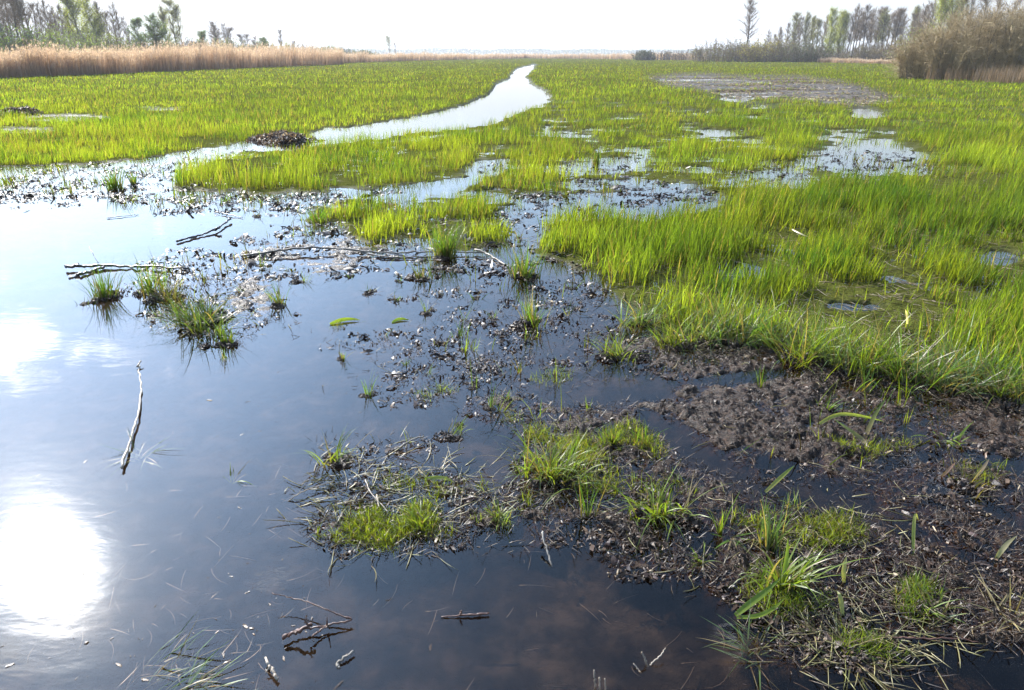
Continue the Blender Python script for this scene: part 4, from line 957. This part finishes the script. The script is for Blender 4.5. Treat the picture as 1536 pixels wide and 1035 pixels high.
stick('thorny_twig', 'reddish forked twig with stubs in the lower left water',
      [([(424, 955, .02), (445, 945, .02), (470, 940, .02), (500, 937, .02), (528, 929, .02)], .007, .004), ([(528, 929, .02), (505, 921, .03), (480, 910, .04), (455, 900, .04), (430, 896, .04), (408, 889, .05)], .005, .002), ([(424, 957, .02), (440, 950, .03), (462, 941, .05), (467, 936, .05)], .010, .006), ([(462, 941, .04), (458, 930, .07), (460, 924, .08)], .006, .003), ([(492, 938, .02), (489, 926, .06)], .005, .002), ([(468, 955, .02), (480, 944, .02), (495, 936, .02)], .006, .003)], M_redwood, 'twig', 'side_twig')
stick('red_stick', 'thin red brown stick floating level at the bottom middle', [([(662, 925, .004), (690, 923, .006), (712, 922, .008), (734, 920, .008)], .003, .007), ([(690, 922, .01), (692, 915, .03)], .006, .003)], M_redwood)
stick('leaning_stake', 'pale brown stake leaning in the mud by the central bank', [([(828, 850, .0), (823, 830, .02), (818, 812, .04), (815, 798, .055)], .005, .008)], M_greywood)
stick('broken_stalk', 'broken whitish stem with a side stub at the bottom left', [([(398, 986, .02), (404, 998, .02), (410, 1008, .02), (416, 1020, .01)], .006, .008), ([(404, 1002, .02), (398, 1010, .01)], .004, .002)], M_palewood)
stick('bent_twig', 'brown bent twig pointing at the straw bank from the water', [([(592, 674, .01), (606, 668, .02), (618, 660, .025), (636, 654, .03)], .009, .006)], M_greywood)
stick('red_stick', 'long thin reddish stick along the lower right mud edge', [([(1338, 956, .01), (1370, 957, .012), (1400, 959, .012), (1440, 957, .01), (1470, 964, .01)], .005, .003)], M_redwood)
stick('cut_stem', 'cut pale reed stub in the dark water, leftmost of three', [([(894, 1040, -.02), (892, 1022, .02), (891, 1005, .05)], .004, .004)], M_palewood)
stick('cut_stem', 'cut pale reed stub in the dark water, middle of three', [([(901, 1042, -.02), (900, 1030, .01), (899, 1016, .03)], .004, .004)], M_palewood)
stick('cut_stem', 'cut pale reed stub in the dark water, rightmost of three', [([(908, 1044, -.02), (908, 1030, .01), (907, 1018, .03)], .003, .003)], M_palewood)
stick('broken_reed', 'pale bent reed pieces crossing in the water bottom middle', [([(972, 1000, -.01), (968, 990, .02), (963, 978, .04)], .005, .004), ([(975, 998, .0), (988, 985, .02), (998, 972, .03)], .004, .003), ([(962, 1010, -.005), (950, 995, .01)], .004, .003)], M_palewood, 'reed')
stick('floating_reed', 'brown reed piece floating below the thorny twig', [([(506, 995, .006), (520, 985, .01), (530, 978, .01)], .007, .005), ([(506, 995, .005), (509, 1002, .0)], .008, .006)], M_greywood, 'reed')
stick('small_twig', 'short dark twig floating in white water above the bent branch', [([(160, 327, .01), (185, 324, .01), (208, 322, .008)], .008, .004)], M_darkwood, 'twig')
stick('small_twig', 'dark twig slanting in the white water near the meadow island', [([(278, 302, .03), (285, 306, .02), (293, 311, .0)], .008, .006)], M_darkwood, 'twig')
stick('small_twig', 'dark twig at the right of the bent branch', [([(332, 319, .02), (348, 323, .015), (364, 326, .01)], .010, .006)], M_darkwood, 'twig')
stick('white_twig', 'white dead twig among the straw west of the central bank', [([(432, 752, .0), (445, 742, .02), (470, 730, .02), (500, 722, .02)], .004, .003), ([(448, 742, .02), (453, 728, .05), (458, 720, .06)], .003, .002)], M_palewood, 'twig')
stick('white_twig', 'bent white twig lying on the straw covered bank', [([(548, 720, .02), (556, 740, .03), (570, 752, .03), (582, 768, .02)], .004, .003), ([(565, 742, .03), (568, 760, .05)], .004, .002)], M_palewood, 'twig')
stick('brown_stalk', 'thin brown stalk standing upright in the middle water', [([(510, 536, .0), (509, 524, .04), (509, 510, .08)], .005, .004)], M_greywood)

# mounds of torn-up turf
def mound(label, px, py, rpx, hpx, n=2600):
    c = PV(px, py); d = math.hypot(c[0], c[1]); s = math.hypot(d, CAMH) / FPX; rx = rpx * s; hz = hpx * s; ry = rx * .9
    k, l = 40, 14; a = np.linspace(0, 2 * np.pi, k + 1)[:-1]; q = np.linspace(0, 1, l)
    AA, QQ = np.meshgrid(a, q); x = np.cos(AA) * rx * QQ; y = np.sin(AA) * ry * QQ
    nz = fbm(x * 3 / rx + 5, y * 3 / rx + px, 3, 4) ; z = hz * (np.cos(QQ * np.pi / 2) ** .8) * (.35 + 1.3 * nz) - .03
    V = np.stack([x, y, z], -1).reshape(-1, 3)
    i, j = np.meshgrid(np.arange(k), np.arange(l - 1)); Q_ = np.stack([j * k + i, j * k + (i + 1) % k, (j + 1) * k + (i + 1) % k, (j + 1) * k + i], -1).reshape(-1, 4)
    root = empty('turf_mound', (c[0], c[1], 0))
    mk('peat_heap', V, [Q_[:, ::-1]], M_clod, root, colr=np.tile([[.05, .038, .03]], (len(V), 1)))
    r_ = np.sqrt(rng.random(n)); th = rng.uniform(0, 6.283, n); x = np.cos(th) * r_ * rx; y = np.sin(th) * r_ * ry
    nz = fbm(x * 3 / rx + 5, y * 3 / rx + px, 3, 4); z = hz * (np.cos(r_ * np.pi / 2) ** .8) * (.35 + 1.3 * nz) - .03
    Vf, Ff, Cf = flakes(np.stack([x, y, z], -1), rng.uniform(.015, .06, n), pal[rng.choice(7, n)] * rng.uniform(.8, 2.2, (n, 1)), lift=.015, tilt=.6, aspect=1.6)
    mk('dead_plants', Vf, Ff, M_dry, root, colr=Cf)
    return tag(root, label, 'mud mound')
mound('brown heap of dead plants beside the start of the channel', 422, 209, 46, 8)
mound('low grey brown heap in the far left meadow', 30, 173, 26, 9)
mound('small dark hump at the near edge of the channel heap', 440, 214, 24, 9)

# ------------------------------------------------------------------ sky, sun
VEIL, CLOUD, HORIZON = (9.5, 15.5, 25.), (36., 38., 42.), (2.9, 3.1, 3.45)
SUN_EL, SUN_AZ = 33.6, -40.0      # azimuth from +Y, negative is left
sd = (math.sin(R(SUN_AZ)) * math.cos(R(SUN_EL)), math.cos(R(SUN_AZ)) * math.cos(R(SUN_EL)), math.sin(R(SUN_EL)))
lt = bpy.data.lights.new('sun', 'SUN'); lt.energy = 5.0; lt.angle = R(.53); lt.color = (1, .94, .84)
lo = bpy.data.objects.new('sun', lt); col.objects.link(lo)
from mathutils import Vector
lo.rotation_euler = Vector(sd).to_track_quat('Z', 'Y').to_euler(); lo.location = (0, 0, 50)
w = bpy.data.worlds.new('World'); sc.world = w; w.use_nodes = True
nt = w.node_tree; nt.nodes.clear(); L = nt.links.new
out = nt.nodes.new('ShaderNodeOutputWorld'); bg = nt.nodes.new('ShaderNodeBackground'); bg.inputs['Strength'].default_value = .115
sky = nt.nodes.new('ShaderNodeTexSky'); sky.sky_type = 'NISHITA'; sky.sun_disc = False
sky.sun_elevation = R(SUN_EL); sky.sun_rotation = R(SUN_AZ); sky.air_density = 1.0; sky.dust_density = .4; sky.ozone_density = 1.2
tc = nt.nodes.new('ShaderNodeTexCoord')
def mth(op, a, b=None, c=None, clamp=False):
    n = nt.nodes.new('ShaderNodeMath'); n.operation = op; n.use_clamp = clamp
    for k, v in enumerate((a, b, c)):
        if v is None: continue
        if isinstance(v, (int, float)): n.inputs[k].default_value = v
        else: L(v, n.inputs[k])
    return n.outputs[0]
def dotdir(v):
    n = nt.nodes.new('ShaderNodeVectorMath'); n.operation = 'DOT_PRODUCT'; L(tc.outputs['Generated'], n.inputs[0]); n.inputs[1].default_value = v
    return mth('MAXIMUM', n.outputs['Value'], 0.0)
def dirpx(px, py):   # sky direction mirrored at a water pixel
    x = (px - CX) / FPX; v = -(py - CY) / FPX
    d = Vector((x, cT + v * sT, -(-sT + v * cT))); d.normalize(); return d
sep = nt.nodes.new('ShaderNodeSeparateXYZ'); L(tc.outputs['Generated'], sep.inputs[0])
zz = mth('MAXIMUM', sep.outputs['Z'], 0.0)
den = mth('ADD', zz, .12)
cv = nt.nodes.new('ShaderNodeCombineXYZ'); L(mth('DIVIDE', sep.outputs['X'], den), cv.inputs[0]); L(mth('DIVIDE', sep.outputs['Y'], den), cv.inputs[1])
cn = nt.nodes.new('ShaderNodeTexNoise'); cn.inputs['Scale'].default_value = 3.8; cn.inputs['Detail'].default_value = 7.0; cn.inputs['Roughness'].default_value = .6
L(cv.outputs[0], cn.inputs['Vector'])
bias = None
for px, py, p, k in [(25, 530, 330, .46), (-40, 985, 300, .36), (230, 545, 900, .16)]:
    b_ = mth('MULTIPLY', mth('POWER', dotdir(dirpx(px, py)), float(p)), k)
    bias = b_ if bias is None else mth('ADD', bias, b_)
cl = mth('MULTIPLY', mth('ADD', mth('SUBTRACT', mth('MULTIPLY', cn.outputs['Fac'], 2.2), 1.42), bias), 5.0, clamp=True)
def vec(x):
    c = nt.nodes.new('ShaderNodeCombineXYZ')
    for k in range(3): L(x, c.inputs[k])
    return c.outputs[0]
def mixn(f, a, b, bt='MIX'):
    n = nt.nodes.new('ShaderNodeMix'); n.data_type = 'RGBA'; n.blend_type = bt
    for k, v in ((0, f), (6, a), (7, b)):
        if isinstance(v, (int, float)): n.inputs[k].default_value = v
        elif isinstance(v, tuple): n.inputs[k].default_value = (*v, 1)
        else: L(v, n.inputs[k])
    return n.outputs[2]
# thin high veil on the sunny side of the sky
veil = mixn(1.0, vec(mth('MULTIPLY', mth('POWER', dotdir(sd), 8.0), mth('MINIMUM', mth('ADD', mth('MULTIPLY', zz, 1.5), .30), 1.0))), VEIL, 'MULTIPLY')
c_ = mixn(1.0, sky.outputs[0], veil, 'ADD')
c_ = mixn(cl, c_, CLOUD)
# glow of thin cloud round the sun
gl = mth('ADD', mth('MULTIPLY', mth('POWER', dotdir(sd), 2200.0), 560.0), mth('ADD', mth('MULTIPLY', mth('POWER', dotdir(sd), 160.0), 6.0), mth('MULTIPLY', mth('POWER', dotdir(sd), 20.0), 1.0)))
c_ = mixn(1.0, c_, vec(gl), 'ADD')
# pale milky band low over the horizon
hzf = nt.nodes.new('ShaderNodeMapRange'); hzf.interpolation_type = 'SMOOTHSTEP'; L(zz, hzf.inputs['Value'])
hzf.inputs['From Min'].default_value = .03; hzf.inputs['From Max'].default_value = .20; hzf.inputs['To Min'].default_value = .96; hzf.inputs['To Max'].default_value = 0
hb = mixn(1.0, HORIZON, vec(mth('MULTIPLY', mth('POWER', dotdir(sd), 2.0), 1.3)), 'ADD')
c_ = mixn(hzf.outputs[0], c_, hb)
L(c_, bg.inputs['Color'])
L(bg.outputs[0], out.inputs[0])

hm = bpy.data.materials.new('haze'); hm.use_nodes = True; hm.node_tree.nodes.clear()
pv = hm.node_tree.nodes.new('ShaderNodeVolumePrincipled'); pv.inputs['Color'].default_value = (.93, .95, 1, 1); pv.inputs['Density'].default_value = .00035; pv.inputs['Anisotropy'].default_value = .2
ho_ = hm.node_tree.nodes.new('ShaderNodeOutputMaterial'); hm.node_tree.links.new(pv.outputs[0], ho_.inputs['Volume'])
B_ = 2600.0; z0_, z1_ = -1.6, 30.0
Vh = np.array([[sx * B_, sy * B_, z] for z in (z0_, z1_) for sx, sy in ((-1, -1), (1, -1), (1, 1), (-1, 1))])
tag(mk('haze', Vh, [np.array([[3, 2, 1, 0], [4, 5, 6, 7], [0, 1, 5, 4], [1, 2, 6, 5], [2, 3, 7, 6], [3, 0, 4, 7]])], hm, smooth=False), 'thin bright spring haze in the air over the marsh', 'haze', kind='stuff')
sc.view_settings.view_transform = 'Standard'; sc.view_settings.look = 'None'; sc.view_settings.gamma = 1.0
sc.view_settings.exposure = 1.3
try:
    sc.view_settings.use_curve_mapping = False
except Exception: pass
sc.cycles.max_bounces = 8; sc.cycles.transparent_max_bounces = 12; sc.cycles.diffuse_bounces = 3; sc.cycles.glossy_bounces = 3
sc.cycles.sample_clamp_indirect = 6.0; sc.cycles.caustics_reflective = False; sc.cycles.caustics_refractive = False
